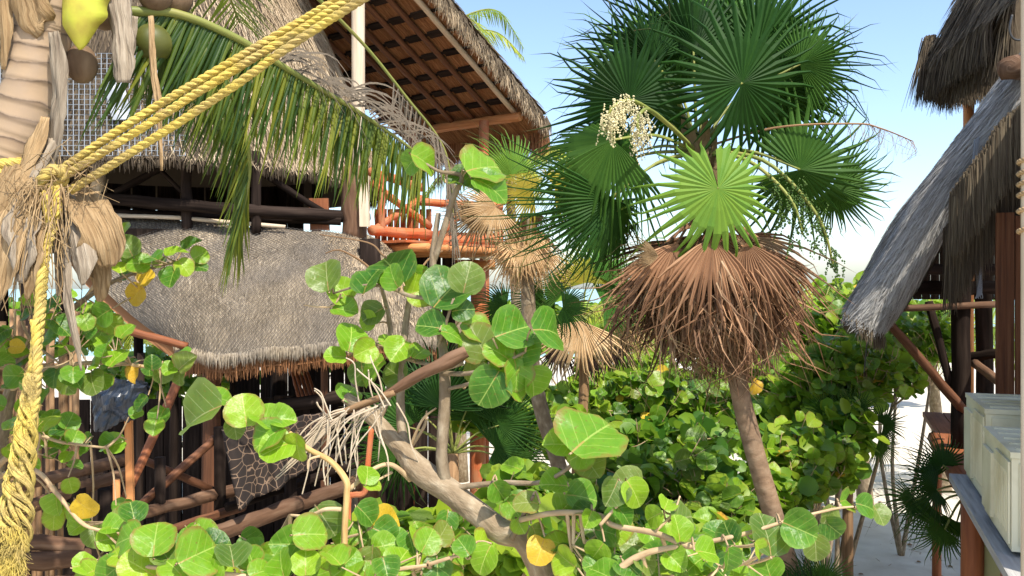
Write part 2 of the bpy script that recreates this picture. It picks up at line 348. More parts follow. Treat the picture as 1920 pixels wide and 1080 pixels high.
def log(name, a, b, wpx, mat, root, n=9, bump=.18, taper=1.0, sag=0, label=None):
    A, B = P(*a), P(*b); k = 7
    pts = [A.lerp(B, i/k)+rv(px(wpx, a[2])*.05)+Vector((0, 0, -sag*math.sin(math.pi*i/k))) for i in range(k+1)]
    r0 = px(wpx, a[2])/2; r1 = px(wpx, b[2])/2*taper
    mb = MB(); mb.tube(pts, [r0, r1], n, True, bump); return mb.build(name, MAT[mat], root, label=label)
def wlog(name, A, B, r, mat, root, n=9, bump=.15, taper=1.0, label=None):
    A, B = Vector(A), Vector(B); k = 7
    pts = [A.lerp(B, i/k)+rv(r*.1) for i in range(k+1)]
    mb = MB(); mb.tube(pts, [r, r*taper], n, True, bump); return mb.build(name, MAT[mat], root, label=label)
def slab(name, A, B, wid, thick, mat, root):       # a sawn board from A to B; wid and thick are vectors
    A, B = Vector(A), Vector(B); mb = MB(); mb.box((A+B)/2, (B-A)/2, wid/2, thick/2)
    o = mb.build(name, MAT[mat], root, sm=False); return o
UPZ = Vector((0, 0, 1))

# ---------------------------------------------------------------- round thatched hut, left
CX, CY = -4.75, 11.6
hut = thing('thatched_hut', 'two storey round thatched hut of dark logs behind the coconut palm', 'hut', (CX, CY, 0))
prof = [Vector((.25, 0, 10.9)), Vector((1.1, 0, 9.1)), Vector((1.95, 0, 7.5)), Vector((2.45, 0, 6.42)), Vector((2.98, 0, 4.93))]
profs = smooth(prof, 8)
def cone(u, v):
    th = math.radians(90+u*360); k = min(max(v, 0), 1)*(len(profs)-1); i = min(int(k), len(profs)-2)
    q = profs[i].lerp(profs[i+1], k-i); r = q.x*(1+.025*mnoise.noise(Vector((math.cos(th)*2, math.sin(th)*2, q.z*.7))))
    z = q.z+.06*mnoise.noise(Vector((th*3, v*3, 5)))*v
    return Vector((CX+r*math.cos(th), CY+r*math.sin(th), z))
m = MB(); m.grid(cone, 72, 16); roof = m.build('roof', MAT['thatch_base'], hut, label='steep cone of thatch, cream in the sun')
vf = lambda u, v: min(1, max(0, .45+.5*mnoise.noise(Vector((u*60, v*7, 2)))+U(-.4, .4)))
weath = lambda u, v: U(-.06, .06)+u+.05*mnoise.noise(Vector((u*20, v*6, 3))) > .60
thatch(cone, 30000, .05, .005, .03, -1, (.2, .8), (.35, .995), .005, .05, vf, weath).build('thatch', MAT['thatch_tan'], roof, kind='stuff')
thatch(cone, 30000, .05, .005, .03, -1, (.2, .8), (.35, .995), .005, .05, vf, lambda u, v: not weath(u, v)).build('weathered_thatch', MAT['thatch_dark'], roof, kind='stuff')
def inner(u, v):
    th = math.radians(90+u*360); v = 1-v
    z = 4.9+v*5; r = 2.8*(1-v)+.1; return Vector((CX+r*math.cos(th), CY+r*math.sin(th), z))
m = MB(); m.grid(inner, 40, 6); m.build('roof_lining', MAT['thatch_dark'], roof)
eave = [cone(.15+.7*i/60, 1) for i in range(61)]
fringe(eave, 2600, .09, .006, Vector((0, -.15, 0)), (.05, .7)).build('eave_straw', MAT['thatch_dark'], roof, kind='stuff')
# upper floor
m = MB()
ring = [Vector((CX+2.55*math.cos(i/40*6.2832), CY+2.55*math.sin(i/40*6.2832), 0)) for i in range(40)]
for z0 in (4.12, 4.24): m.add([p+Vector((0, 0, z0)) for p in ring], [tuple(range(40))])
for i in range(40): m.add([ring[i]+UPZ*4.12, ring[(i+1) % 40]+UPZ*4.12, ring[(i+1) % 40]+UPZ*4.24, ring[i]+UPZ*4.24], [(0, 1, 2, 3)])
m.build('upper_floor', MAT['wood_dark'], hut, sm=False)
for k in range(9):
    a = math.radians(40+k*27); p = Vector((CX+2.3*math.cos(a), CY+2.3*math.sin(a), 0)); wlog('post', p-UPZ*.1, p+UPZ*5.2, .075, 'wood_dark', hut)
log('rail', (185, 372, 9.3), (430, 392, 9.15), 24, 'wood_dark', hut)
log('rail', (425, 393, 9.15), (690, 408, 10.2), 24, 'wood_dark', hut)
log('rail', (195, 398, 9.4), (640, 415, 9.9), 15, 'wood_dark', hut)
log('brace', (215, 362, 9.35), (308, 312, 9.5), 14, 'wood_dark', hut)
log('brace', (288, 308, 9.5), (356, 374, 9.4), 9, 'wood_dark', hut)
log('brace', (500, 330, 9.6), (625, 410, 9.9), 12, 'wood_dark', hut)
log('post', (186, 428, 9.45), (184, 285, 9.45), 26, 'wood_pale', hut, label='pale bare post of the upper floor')
for q, y_, w_ in ((350, 9.3, 20), (480, 9.35, 18)): log('post', (q, 440, y_), (q, 285, y_), w_, 'wood_dark', hut)
log('post', (664, 452, 10.0), (662, 318, 10.0), 46, 'bark_log', hut)
slab('board', P(684, 425, 9.85), P(682, 330, 9.85), Vector((.10, .03, 0)), Vector((.01, .04, 0)), 'wood_pale', hut)
slab('board', P(600, 432, 9.9), P(598, 372, 9.9), Vector((.22, 0, 0)), Vector((0, .05, 0)), 'wood_red', hut)
for i in range(12):     # boards that shut the back of the upper floor
    a = math.radians(56+i*9); p = Vector((CX+2.35*math.cos(a), CY+2.35*math.sin(a), 4.24)); t = Vector((-math.sin(a), math.cos(a), 0))
    if i in (9, 10): continue
    slab('back_board', p, p+UPZ*1.0, t*.34, Vector((math.cos(a), math.sin(a), 0))*.03, 'wood_dark', hut)
# awning roof over the ground floor
Tc = smooth(PL([(120, 398, 9.7), (330, 412, 9.45), (530, 430, 9.55), (640, 437, 9.9), (720, 452, 10.35), (785, 500, 10.9)]), 8)
Bc = smooth(PL([(335, 655, 8.35), (372, 668, 8.15), (480, 664, 8.05), (600, 651, 8.3), (700, 640, 8.8), (835, 640, 9.7)]), 8)
def on(c, t):
    k = min(max(t, 0), 1)*(len(c)-1); i = min(int(k), len(c)-2); return c[i].lerp(c[i+1], k-i)
def awn(u, v):
    a, b = on(Tc, u), on(Bc, u); p = a.lerp(b, v)
    bul = math.sin(math.pi*min(max(v, 0), 1))*.10
    left = max(0, .13-u)/.13
    return p+Vector((-left*.35*math.sin(math.pi*v), -bul, bul+.05*mnoise.noise(Vector((u*8, v*4, 1)))))
m = MB(); m.grid(awn, 40, 10); skirt = m.build('awning_roof', MAT['thatch_base'], hut, label='low grey thatched awning, its right end tan')
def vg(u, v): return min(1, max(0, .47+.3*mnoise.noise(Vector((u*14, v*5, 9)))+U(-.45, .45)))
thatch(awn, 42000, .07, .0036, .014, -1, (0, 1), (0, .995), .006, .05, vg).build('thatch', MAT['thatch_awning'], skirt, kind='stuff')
thatch(lambda u, v: awn(.3+.7*u, .9*v), 17000, .08, .0042, .03, -1, (0, 1), (0, .95), .012, .0, lambda u, v: U(.25, 1), lambda u, v: U(0, 1) < 1.7*u-.35-1.0*v+.5*mnoise.noise(Vector((u*5, v*4, 6)))).build('tan_thatch', MAT['thatch_tan'], skirt, kind='stuff')  # tan strands, denser towards the upper right end of the awning
m = MB(); m.grid(lambda u, v: awn(u, v)-Vector((0, -.02, .14)), 30, 6); m.build('awning_lining', MAT['thatch_red'], skirt)
fringe([awn(i/50, 1)-Vector((0, -.05, .0)) for i in range(51)], 3200, .17, .006, Vector((0, -.1, 0)), (.1, .6)).build('eave_straw', MAT['thatch_red'], skirt, kind='stuff')
fringe([awn(i/50, 1)-Vector((0, .02, -.02)) for i in range(51)], 2600, .07, .004, Vector((0, -.3, 0)), (.3, 1)).build('eave_straw', MAT['thatch_awning'], skirt, kind='stuff')
nw = MB()      # fine net stretched over the awning
NA = {(i, j): awn(i/84, j/36)+Vector((0, -.022, .022)) for i in range(85) for j in range(37)}
for (i, j), p in NA.items():
    for k in ((i+1, j+1), (i-1, j+1)):
        if k in NA and i < 62+6*math.sin(j*.4): nw.tube([p, NA[k]], .0022, 3, False)
o = nw.build('awning_net', MAT['net_dark']); o['label'] = 'fine brown diamond mesh net stretched over the grey awning thatch'; o['category'] = 'net'
log('awning_pole', (172, 402, 9.4), (345, 409, 9.3), 8, 'wood_pale', hut); log('awning_pole', (340, 409, 9.3), (535, 425, 9.4), 8, 'wood_pale', hut)
# ground floor
for a in ((392, 8.55, 34), (432, 8.8, 11), (604, 8.6, 13), (258, 8.3, 14), (322, 8.5, 16), (520, 10.8, 30), (690, 9.6, 40)):
    b = P(a[0], 600, a[1]); mb = wlog('post', (b.x, b.y, -.1), (b.x+.03, b.y, 4.15 if a[1] > 9 else 2.82+(a[1]-8.1)*.72), px(a[2], a[1])/2, 'wood_brown' if a[2] in (34, 13) else 'wood_dark', hut)
log('rail', (238, 620, 8.2), (352, 650, 8.2), 15, 'wood_red', hut)
log('rail', (440, 776, 8.7), (650, 742, 8.6), 26, 'wood_dark', hut)
log('rail', (252, 690, 9.0), (420, 700, 9.0), 10, 'wood_dark', hut)
for i in range(16):     # boarded back wall of the ground floor, a gap lets the garden show on the left
    x = -3.9+i*.2
    slab('back_board', (x, 12.2, .1), (x+U(-.01, .01), 12.2, 4.1), Vector((.185, 0, 0)), Vector((0, .04, 0)), 'wood_dark', hut)
for i in range(22):     # dark boards added to stand in for deep shade under the veranda
    x = -6.6+i*.21
    slab('shade_board', (x, 9.75, -.05), (x+U(-.01, .01), 9.75, 2.35+U(-.05, .05)), Vector((.195, 0, 0)), Vector((0, .04, 0)), 'wood_dark', hut)
for i in range(5): log('leaning_stick', (592-i*8, 745, 8.9+i*.03), (572-i*7, 685, 9.3), 6, 'wood_red', hut)
m = MB(); m.box(Vector((-3.2, 9.9, .42)), Vector((1.7, 0, 0)), Vector((0, 1.9, 0)), UPZ*.06); m.build('ground_floor', MAT['wood_dark'], hut, sm=False)

# log balustrade of the veranda in front of the hut
ver = thing('log_balustrade', 'log balustrade with crossed braces along the veranda of the dark hut', 'balustrade', P(350, 1000, 6.6).xy.to_3d())
log('log', (255, 965, 6.2), (455, 915, 7.1), 23, 'bark_log', ver); log('log', (300, 1000, 5.9), (455, 950, 7.0), 18, 'wood_brown', ver)
log('log', (300, 1036, 5.9), (560, 945, 6.9), 31, 'bark_log', ver); log('log', (550, 947, 6.9), (705, 893, 7.9), 29, 'bark_log', ver)
log('hand_rail', (425, 952, 6.6), (690, 862, 7.8), 17, 'wood_dark', ver); log('hand_rail', (560, 880, 7.2), (720, 832, 8.2), 20, 'wood_dark', ver)
log('brace', (262, 948, 6.3), (404, 822, 6.9), 16, 'wood_brown', ver); log('brace', (268, 862, 6.5), (398, 918, 6.9), 15, 'wood_brown', ver)
log('brace', (229, 948, 5.9), (345, 690, 6.9), 17, 'wood_red', ver, label='slanting reddish pole')
for a in ((412, 6.85, 22), (690, 7.7, 44), (545, 6.95, 24), (738, 8.6, 30), (300, 6.4, 20)):
    b = P(a[0], 900, a[1]); wlog('post', (b.x, b.y, -.1), (b.x, b.y, P(0, 858 if a[0] != 412 else 800, a[1]).z), px(a[2], a[1])/2, 'wood_brown' if a[0] in (690,) else 'wood_dark', ver)
for i in range(9):  # veranda floor boards, seen end on
    a = P(250+i*55, 1010, 7.6); slab('floor_board', (a.x, 6.9+i*.12, .62), (a.x, 9.3, .62), Vector((.24, 0, 0)), Vector((0, 0, .05)), 'wood_dark', ver)

# heap of logs at the foot of the palm
heap = thing('log_ramp', 'weathered logs lying across the corner below the plastic bag', 'logs', P(120, 1000, 5.4).xy.to_3d())
for a, b, w_ in (((-20, 925, 5.2), (235, 862, 6.2), 24), ((-20, 975, 5.2), (245, 884, 6.2), 26), ((-40, 1012, 5.2), (157, 1024, 5.5), 30), ((-40, 1058, 5.1), (165, 1046, 5.5), 34), ((-40, 1110, 5.1), (175, 1092, 5.5), 36)):
    log('log', a, b, w_, 'bark_log', heap)
for q in (20, 140, 205):
    b = P(q, 900, 5.75); wlog('post', (b.x, b.y, -.1), (b.x, b.y, 2.25), .07, 'wood_dark', heap)
# stick fence
fen = thing('stick_fence', 'screen of upright brown sticks behind the hanging rope', 'fence', P(70, 900, 6.3).xy.to_3d())
for i in range(17):
    q = -40+i*11.5; b = P(q, 700, 6.4+U(-.04, .04)); wlog('stick', (b.x, b.y, -.05), (b.x+U(-.03, .03), b.y, P(0, 590+U(-25, 30), 6.4).z), px(U(9, 13), 6.4)/2, 'stick', fen, 7, .25)
for z in (2.0, 3.0): wlog('cross_pole', (P(-45, 0, 6.5).x, 6.5, z), (P(160, 0, 6.5).x, 6.5, z), .03, 'stick', fen, 7)

# orange stakes and pipe
st = thing('orange_board', 'thin upright orange board carrying the plastic bag', 'post', P(255, 985, 5.6).xy.to_3d())
slab('board', Vector((P(258, 990, 5.6).x, 5.6, 0)), P(241, 770, 5.6), Vector((.045, 0, 0)), Vector((0, .03, 0)), 'wood_orange', st)
st = thing('orange_stake', 'short orange stake with a sawn top below the slanting pole', 'post', P(220, 1022, 5.4).xy.to_3d())
b = P(219, 899, 5.4); wlog('stake', (b.x, b.y, -.1), b, px(13, 5.4)/2, 'wood_orange', st, 10, .05)
st = thing('orange_pipe', 'thin orange pipe with a double bend beside the veranda', 'pipe', P(653, 1030, 6.0).xy.to_3d())
a = PL([(697, 800, 6.0), (690, 870, 6.0), (687, 912, 6.0), (680, 926, 6.0), (662, 928, 6.0), (654, 938, 6.0), (653, 1030, 6.0)])
m = MB(); m.tube(smooth(a+[Vector((a[-1].x, 6, -.05))], 5), px(11, 6)/2, 9); m.build('pipe', MAT['paint_orange'], st)

# ---------------------------------------------------------------- orange lookout tower
e_o = Vector((.6, .8, 0)); e_b = Vector((.8, -.6, 0))          # downhill of the far slope, and along its eave
corner = P(965, 203, 13.2); EZ = corner.z
tow = thing('lookout_tower', 'orange log lookout tower with tan thatched roof behind the round hut', 'tower', (-1.2, 12.4, 0))
def tslope(a, s): return corner+e_b*a-e_o*s+UPZ*(.53*s)      # a along the eave, s up the slope
def tunder(u, v): return tslope(.22-2.85*u, 3.7-4.25*v)-UPZ*.02
def tover(u, v): return tunder(u, v)+UPZ*.28
rt = MB(); rt.grid(tunder, 20, 20); troof = rt.build('roof', MAT['thatch_red'], tow, label='underside of the thatched roof with rafters')
m = MB(); m.grid(tover, 10, 10); m.build('roof_top', MAT['thatch_base'], troof)
thatch(tunder, 15000, .07, .006, .008, 1, (0, 1), (0, .99), .01, .1).build('thatch', MAT['thatch_red'], troof, kind='stuff')
thatch(tover, 6000, .07, .008, .05, -1, (0, 1), (0, .99), .02, .1).build('thatch', MAT['thatch_tan'], troof, kind='stuff')
verge = [tunder(0, v/30)+UPZ*.12 for v in range(31)]
fringe(verge, 2200, .20, .006, e_b*.4, (.2, 1), .3).build('verge_straw', MAT['thatch_tan'], troof, kind='stuff')
fringe([tunder(0, v/30)+UPZ*.2 for v in range(31)], 800, .3, .007, e_b*.8, (.2, 1), .3).build('verge_straw', MAT['thatch_dark'], troof, kind='stuff')
evl = [tunder(u/30, 1)+UPZ*.1 for u in range(31)]
fringe(evl, 4200, .42, .007, e_o*.15, (0, .8), .12).build('eave_straw', MAT['thatch_red'], troof, kind='stuff')
for i in range(7):
    a = .02-i*.42; A = tslope(a, -.1)-UPZ*.085; B = tslope(a, 3.7)-UPZ*.085
    wlog('rafter', A, B, .042, 'wood_pale' if i == 0 else 'wood_brown', troof, 8, .06)
for j in range(10):
    s = .25+j*.34; wlog('batten', tslope(.20, s)-UPZ*.04, tslope(-2.55, s)-UPZ*.04, .022, 'wood_dark', troof, 6, .1)
    for i in range(7):
        A = tslope(.02-i*.42-.10, s)-UPZ*.02
        slabc = MB(); slabc.box(A-e_b*.11-UPZ*.03, e_b*.13, (-e_o+UPZ*.53).normalized()*.05, UPZ*.014); slabc.build('lashing', MAT['wood_dark'], troof, sm=False)
wlog('eave_beam', tslope(.12, .02)-UPZ*.15, tslope(-1.75, .02)-UPZ*.15, .075, 'wood_orange', tow)
def tpost(pxx, Y, r, mat, ztop, lab=None):
    b = P(pxx, 300, Y); wlog('post', (b.x, b.y, -.1), (b.x, b.y, ztop), r, mat, tow, 12, .05, label=lab)
tpost(908, 13.15, px(19, 13.15)/2, 'paint_orange', EZ-.2)
tpost(671, 10.35, px(25, 10.35)/2, 'wood_pale', 8.2, 'pale peeled post under the roof')
tpost(776, 14.2, .075, 'paint_orange', EZ-.2)
tpost(897, 13.0, px(31, 13)/2, 'paint_orange', 3.95)
DZ = 4.16
for i in range(12):     # deck boards
    A = Vector((-2.3, 11.4, DZ))+e_b*(i*.17-.35)
    slab('deck_board', A-e_o*.4, A+e_o*1.75, e_b*.16, UPZ*.03, 'paint_orange', tow)
for i in range(6):
    A = Vector((-2.5, 11.2, DZ-.08))+e_o*(i*.34)
    wlog('joist', A-e_b*.2, A+e_b*1.9, .05, 'wood_orange', tow, 9, .05)
log('joist', (850, 478, 12.2), (880, 476, 13.2), 15, 'wood_pale', tow); log('joist', (884, 479, 12.2), (905, 477, 13.2), 15, 'wood_pale', tow); log('joist', (910, 480, 12.2), (925, 478, 13.2), 15, 'wood_pale', tow)
slab('deck_edge', P(838, 468, 12.15), P(925, 470, 12.15), Vector((0, .3, 0)), UPZ*.03, 'wood_pale', tow)
log('deck_beam', (835, 497, 12.3), (928, 497, 12.3), 20, 'wood_orange', tow)
log('rail', (695, 322, 10.6), (790, 352, 11.6), 17, 'paint_orange', tow); log('rail', (695, 432, 10.6), (805, 440, 11.6), 20, 'paint_orange', tow)
log('rail', (800, 452, 11.6), (935, 450, 12.4), 19, 'paint_orange', tow); log('rail', (780, 378, 11.7), (940, 388, 12.5), 15, 'paint_orange', tow)
log('brace', (697, 343, 10.6), (806, 425, 11.6), 14, 'paint_orange', tow); log('brace', (702, 430, 10.65), (790, 372, 11.6), 13, 'paint_orange', tow)
log('brace', (815, 450, 11.7), (880, 385, 12.2), 12, 'paint_orange', tow); log('brace', (870, 385, 12.1), (930, 450, 12.4), 12, 'paint_orange', tow)
log('post', (716, 440, 10.75), (714, 325, 10.75), 14, 'paint_orange', tow); log('post', (936, 470, 12.5), (934, 370, 12.5), 16, 'paint_orange', tow)
for i in range(9): slab('panel_board', P(708+i*12, 462, 11.0+i*.11), P(708+i*12, 392, 11.0+i*.11), e_b*.085, e_o*.02, 'paint_orange', tow)
for i in range(10): slab('panel_board', P(826+i*11, 463, 12.1+i*.06), P(826+i*11, 436, 12.1+i*.06), Vector((.085, .03, 0)), Vector((0, .02, 0)), 'paint_orange', tow)

# ---------------------------------------------------------------- right hut
d_ = Vector((.36, .933, 0)).normalized(); e_ = Vector((d_.y, -d_.x, 0))     # along the hut, and away from the path
rh = thing('raised_hut', 'raised wooden hut with sweeping grey thatched roof beside the path', 'hut', (4.2, 7.5, 0))
tip = P(1592, 585, 7.0)
pr = smooth([Vector((0, 0, 3.36)), Vector((.25, 0, 3.78)), Vector((.55, 0, 4.38)), Vector((1.0, 0, 5.02)), Vector((1.3, 0, 5.45)), Vector((1.8, 0, 5.9)), Vector((2.4, 0, 6.2))], 6)
def rprof(t):
    k = min(max(t, 0), 1)*(len(pr)-1); i = min(int(k), len(pr)-2); return pr[i].lerp(pr[i+1], k-i)
def rroof(u, v):    # v 0 ridge .. 1 eave, u 0 far .. ; front edge rolls over towards the inside
    q = rprof(1-v); q2 = rprof(min(1-v+.03, 1)); q1 = rprof(max(1-v-.03, 0)); t = (q2-q1).normalized()
    nout = Vector((-t.z, 0, t.x))
    L = 5.2; rr = .16-.05*abs(v-.5)
    s = u*(L+math.pi*rr+.15)
    base = Vector((tip.x, tip.y, 0))+e_*q.x+UPZ*q.z
    N = e_*nout.x+UPZ*nout.z
    wob = .03*mnoise.noise(Vector((u*5, v*6, 4)))
    if s < L: return base+d_*(L-s)+N*wob
    s -= L
    if s < math.pi*rr:
        a = s/rr; return base-d_*(math.sin(a)*rr)-N*(rr*(1-math.cos(a)))+N*wob
    return base+d_*(s-math.pi*rr)-N*(2*rr)+N*wob
m = MB(); m.grid(rroof, 44, 30); rro = m.build('roof', MAT['thatch_base'], rh, label='steep grey thatch with a rolled verge')
def vr(u, v): return min(1, max(0, .40+.3*mnoise.noise(Vector((u*12, v*9, 9)))+U(-.4, .4)))
thatch(rroof, 26000, .06, .0038, .03, -1, (.72, 1), (0, .995), .01, .06, vr).build('thatch', MAT['thatch_silver'], rro, kind='stuff')
thatch(rroof, 6000, .07, .006, .03, -1, (0, .72), (0, .995), .01, .06, vr).build('thatch', MAT['thatch_grey'], rro, kind='stuff')
def rback(u, v): q = rprof(1-v); return Vector((tip.x, tip.y, 0))+e_*(4.9-q.x)+UPZ*q.z+d_*(5.2*(1-u)-.1)
m = MB(); m.grid(rback, 12, 12); m.build('roof_back', MAT['thatch_base'], rro)
thatch(rback, 4000, .1, .008, .05, 1, (0, 1), (0, .99), .02, .1).build('thatch', MAT['thatch_grey'], rro, kind='stuff')
for i in range(20):     # dark boards added at the far end to keep the roof interior dark
    x_ = .35+i*.105; q = rprof(min(x_/2.45, 1)*.98)
    A = Vector((tip.x, tip.y, 3.45))+e_*x_+d_*4.9; slab('dark_backing_board', A, A+UPZ*max(.1, q.z-3.75), e_*.10, d_*.03, 'wood_dark', rh)
m = MB(); m.grid(lambda u, v: Vector((tip.x, tip.y, 0))+e_*(rprof(1-v).x+.36)+UPZ*(rprof(1-v).z-.03)+d_*(.05+5.0*u), 10, 12); m.build('roof_lining', MAT['thatch_dark'], rro)
fringe([rroof(.70+i/112, 1) for i in range(34)], 1500, .08, .005, Vector((-.1, -.1, 0)), (.2, 1), .3).build('eave_straw', MAT['thatch_dark'], rro, kind='stuff')
hang = PL([(1790, 368, 6.3), (1815, 330, 6.2), (1850, 285, 6.15), (1890, 225, 6.1), (1960, 180, 6.05)])
fringe(smooth(hang, 6), 4200, .40, .006, Vector((0, 0, 0)), (.35, 1), .06).build('hanging_straw', MAT['thatch_dark'], rro, kind='stuff')
fringe(smooth([p+Vector((.08, .25, -.25)) for p in hang], 6), 3000, .55, .006, Vector((0, 0, 0)), (.1, .8), .06).build('hanging_straw', MAT['thatch_dark'], rro, kind='stuff')
log('purlin_end', (1893, 128, 5.9), (1960, 122, 7.4), 46, 'bark_log', rh)
for a, b, w_, mt in (((1640, 580, 7.1), (1872, 571, 7.3), 13, 'bark_log'), ((1652, 588, 7.1), (1812, 775, 7.3), 17, 'wood_brown'), ((1741, 565, 7.4), (1788, 745, 7.4), 15, 'wood_dark'),
                     ((1790, 675, 7.6), (1880, 660, 7.3), 18, 'wood_dark'), ((1828, 682, 7.4), (1885, 725, 6.6), 17, 'bark_log'), ((1655, 540, 7.6), (1880, 540, 7.6), 26, 'wood_dark'), ((1700, 505, 8.4), (1890, 505, 8.4), 22, 'wood_dark')):
    log('beam', a, b, w_, mt, rh)
b = P(1801, 600, 7.35); wlog('post', (b.x, b.y, 2.2), (b.x, b.y, 4.6), px(34, 7.35)/2, 'wood_dark', rh, 12, .12)
b = P(1845, 600, 9.4); wlog('post', (b.x, b.y, 2.2), (b.x, b.y, 4.6), px(30, 9.4)/2, 'wood_dark', rh, 12, .12)
for i in range(9):      # plank wall
    A = P(1884, 700, 6.25)+e_*(i*.125); A.z = 2.2
    slab('wall_plank', A, A+UPZ*(1.95+U(-.03, .03)), e_*.118, d_*(.03+.012*(i % 2)), 'plank_red', rh)
for i in range(10):     # raised floor
    A = P(1757, 812, 8.0)+e_*(i*.2+.1); A.z = 2.2
    slab('floor_board', A+d_*1.6, A-d_*3.2, e_*.19, UPZ*.05, 'wood_red', rh)
A = P(1757, 815, 8.0); A.z = 2.15; wlog('floor_beam', A+d_*.2, A-d_*2.4, .075, 'wood_red', rh)
for k, (q, Y, w_) in enumerate(((1757, 8.2, 16), (1822, 5.45, 40), (1838, 6.5, 30), (1990, 5.6, 34))):
    b = P(q, 900, Y); wlog('stilt', (b.x, b.y, -.1), (b.x, b.y, 2.12 if k != 1 else 2.22), px(w_, Y)/2, 'wood_red', rh, 12, .12)
A = P(1842, 1000, 5.5); A.z = 0
m = MB(); m.box(A+e_*.9+UPZ*1.05, e_*.9, d_*.04, UPZ*1.05); m.build('lower_wall', MAT['wall_lime'], rh, sm=False)
A = P(1880, 1000, 5.0); wlog('stilt', (A.x+.05, A.y, -.1), (A.x+.05, A.y, 2.2), .06, 'wood_red', rh, 10)
A0 = P(1884, 700, 6.25)+e_*.30; A0.z = 0
for i in range(24):     # long plank wall behind the air conditioners
    A = A0-d_*(.06+i*.14)
    slab('wall_plank', A, A+UPZ*(5.3+U(-.03, .03)), d_*.132, e_*(.03+.012*(i % 2)), 'plank_grey', rh)
# shelf for the air conditioners
SZ = 2.36
sh = thing('bracket_shelf', 'weathered grey plank shelf carrying the air conditioners', 'shelf', (2.9, 5.4, SZ))
far = P(1812, 895, 5.6); far.z = SZ
for i, (o1, w_) in enumerate(((-.05, .20), (.17, .20), (.39, .20))):
    A = far+e_*(o1+.06)+UPZ*(-.03)
    slab('plank', A+d_*.12, A-d_*2.8, e_*w_, UPZ*.045, 'wood_grey', sh)
for t in (.0, 1.0, 2.0): slab('bracket', far-d_*t+e_*-.05-UPZ*.085, far-d_*t+e_*.5-UPZ*.085, d_*.06, UPZ*.06, 'wood_red', sh)
def aircon(label, start, h=.553):
    Lg, dp = .80, .31
    t = thing('air_conditioner', label, 'air conditioner', start, 'outdoor air conditioning units on the shelf')
    def B(name, c0, c1, mat, e1=None):   # box in (along -d, along e, up) coordinates
        cx = [(a+b)/2 for a, b in zip(c0, c1)]; hx = [(b-a)/2 for a, b in zip(c0, c1)]
        m = MB(); m.box(start-d_*cx[0]+e_*cx[1]+UPZ*cx[2], d_*-hx[0], e_*hx[1], UPZ*hx[2])
        o = m.build(name, MAT[mat], t, sm=False)
        bv = o.modifiers.new('b', 'BEVEL'); bv.width = min(.008, min(hx)*.5); bv.segments = 2; return o
    B('body', (0, 0, .02), (Lg, dp, h-.03), 'cream_metal'); B('lid', (-.006, -.006, h-.028), (Lg+.006, dp+.006, h), 'cream_metal')
    for k in range(5): B('lid_rib', (.06+k*.16, .03, h), (.09+k*.16, dp-.03, h+.007), 'cream_metal')
    B('side_panel', (.40, -.012, .05), (Lg-.02, -.002, h-.05), 'cream_metal'); B('service_cover', (.03, -.018, .06), (.33, -.002, h-.09), 'cream_metal')
    B('end_panel', (Lg+.002, .03, .05), (Lg+.012, dp-.03, h-.05), 'cream_metal'); B('handle_slot', (Lg+.012, .09, .36), (Lg+.016, .24, .41), 'grille')
    for k in range(8): B('louvre', (.42+k*.045, -.016, .10), (.43+k*.045, -.012, h-.10), 'cream_metal')
    for k in (.08, Lg-.14): B('foot', (k, .01, 0), (k+.06, dp-.01, .02), 'grille')
    for k, z in ((.36, .30), (.36, .12)): B('screw', (k, -.006, z), (k+.012, -.0005, z+.012), 'grille')
aircon('cream air conditioning unit farther along the shelf, nearest the dark post', far+UPZ*.0)
aircon('cream air conditioning unit cut off by the right edge of the picture', far-d_*.98-e_*.03, .48)
m = MB(); m.tube(smooth([far-d_*.4+e_*.42+UPZ*.1, far-d_*.4+e_*.7+UPZ*.2, far-d_*.3+e_*.8+UPZ*1.6], 6), .018, 8)
o = m.build('coolant_hose', MAT['grille']); o['label'] = 'black hose rising behind the far air conditioner'; o['category'] = 'hose'

# ---------------------------------------------------------------- upper thatch, top right
ut = thing('thatched_pavilion', 'dark shaggy thatched eave on an orange post above the raised hut', 'pavilion', (4.9, 9.4, 0))
uc = P(1738, 128, 9.0); un = P(1960, -75, 6.4)
ue = (un-uc); ue.z = 0; uel = ue.length; ue.normalize(); ur = Vector((-ue.y, ue.x, 0)) if Vector((-ue.y, ue.x, 0)).x > 0 else Vector((ue.y, -ue.x, 0))
def uroof(u, v):
    s = 1-v
    p = uc+ue*(u*3.6)+ur*(s*1.5)+UPZ*(s*2.9+.16*math.sin(min(s*6, 1.57)))
    p += ue*(max(0, .12-u)/.12*.4*s)
    return p+rv(.0)
m = MB(); m.grid(uroof, 14, 14); uro = m.build('roof', MAT['thatch_base'], ut)
thatch(uroof, 5000, .10, .007, .06, -1, (0, 1), (0, .99), .01, .1).build('thatch', MAT['thatch_dark'], uro, kind='stuff')
def farside(u, v):
    return uc+ur*(u*3.2)+UPZ*((1-v)*2.9)+ue*((1-v)*.5)+ur*((1-v)*(1-u)*1.4)
m = MB(); m.grid(farside, 10, 8); m.build('roof_end', MAT['thatch_base'], uro)
edge = [uroof(i/40, 1)+ur*.02 for i in range(41)]
fringe(edge[:18], 5200, .30, .006, -ur*.25, (0, 1), .16).build('eave_straw', MAT['thatch_dark'], uro, kind='stuff')
fringe([p+ur*.2+UPZ*.22 for p in edge[:18]], 4200, .62, .006, -ur*.45, (.1, 1), .14).build('eave_straw', MAT['thatch_dark'], uro, kind='stuff')
fringe([uc+ur*(.05*i)-UPZ*.0 for i in range(20)], 4200, .28, .006, -ue*.3, (0, .7), .16).build('eave_straw', MAT['thatch_dark'], uro, kind='stuff')
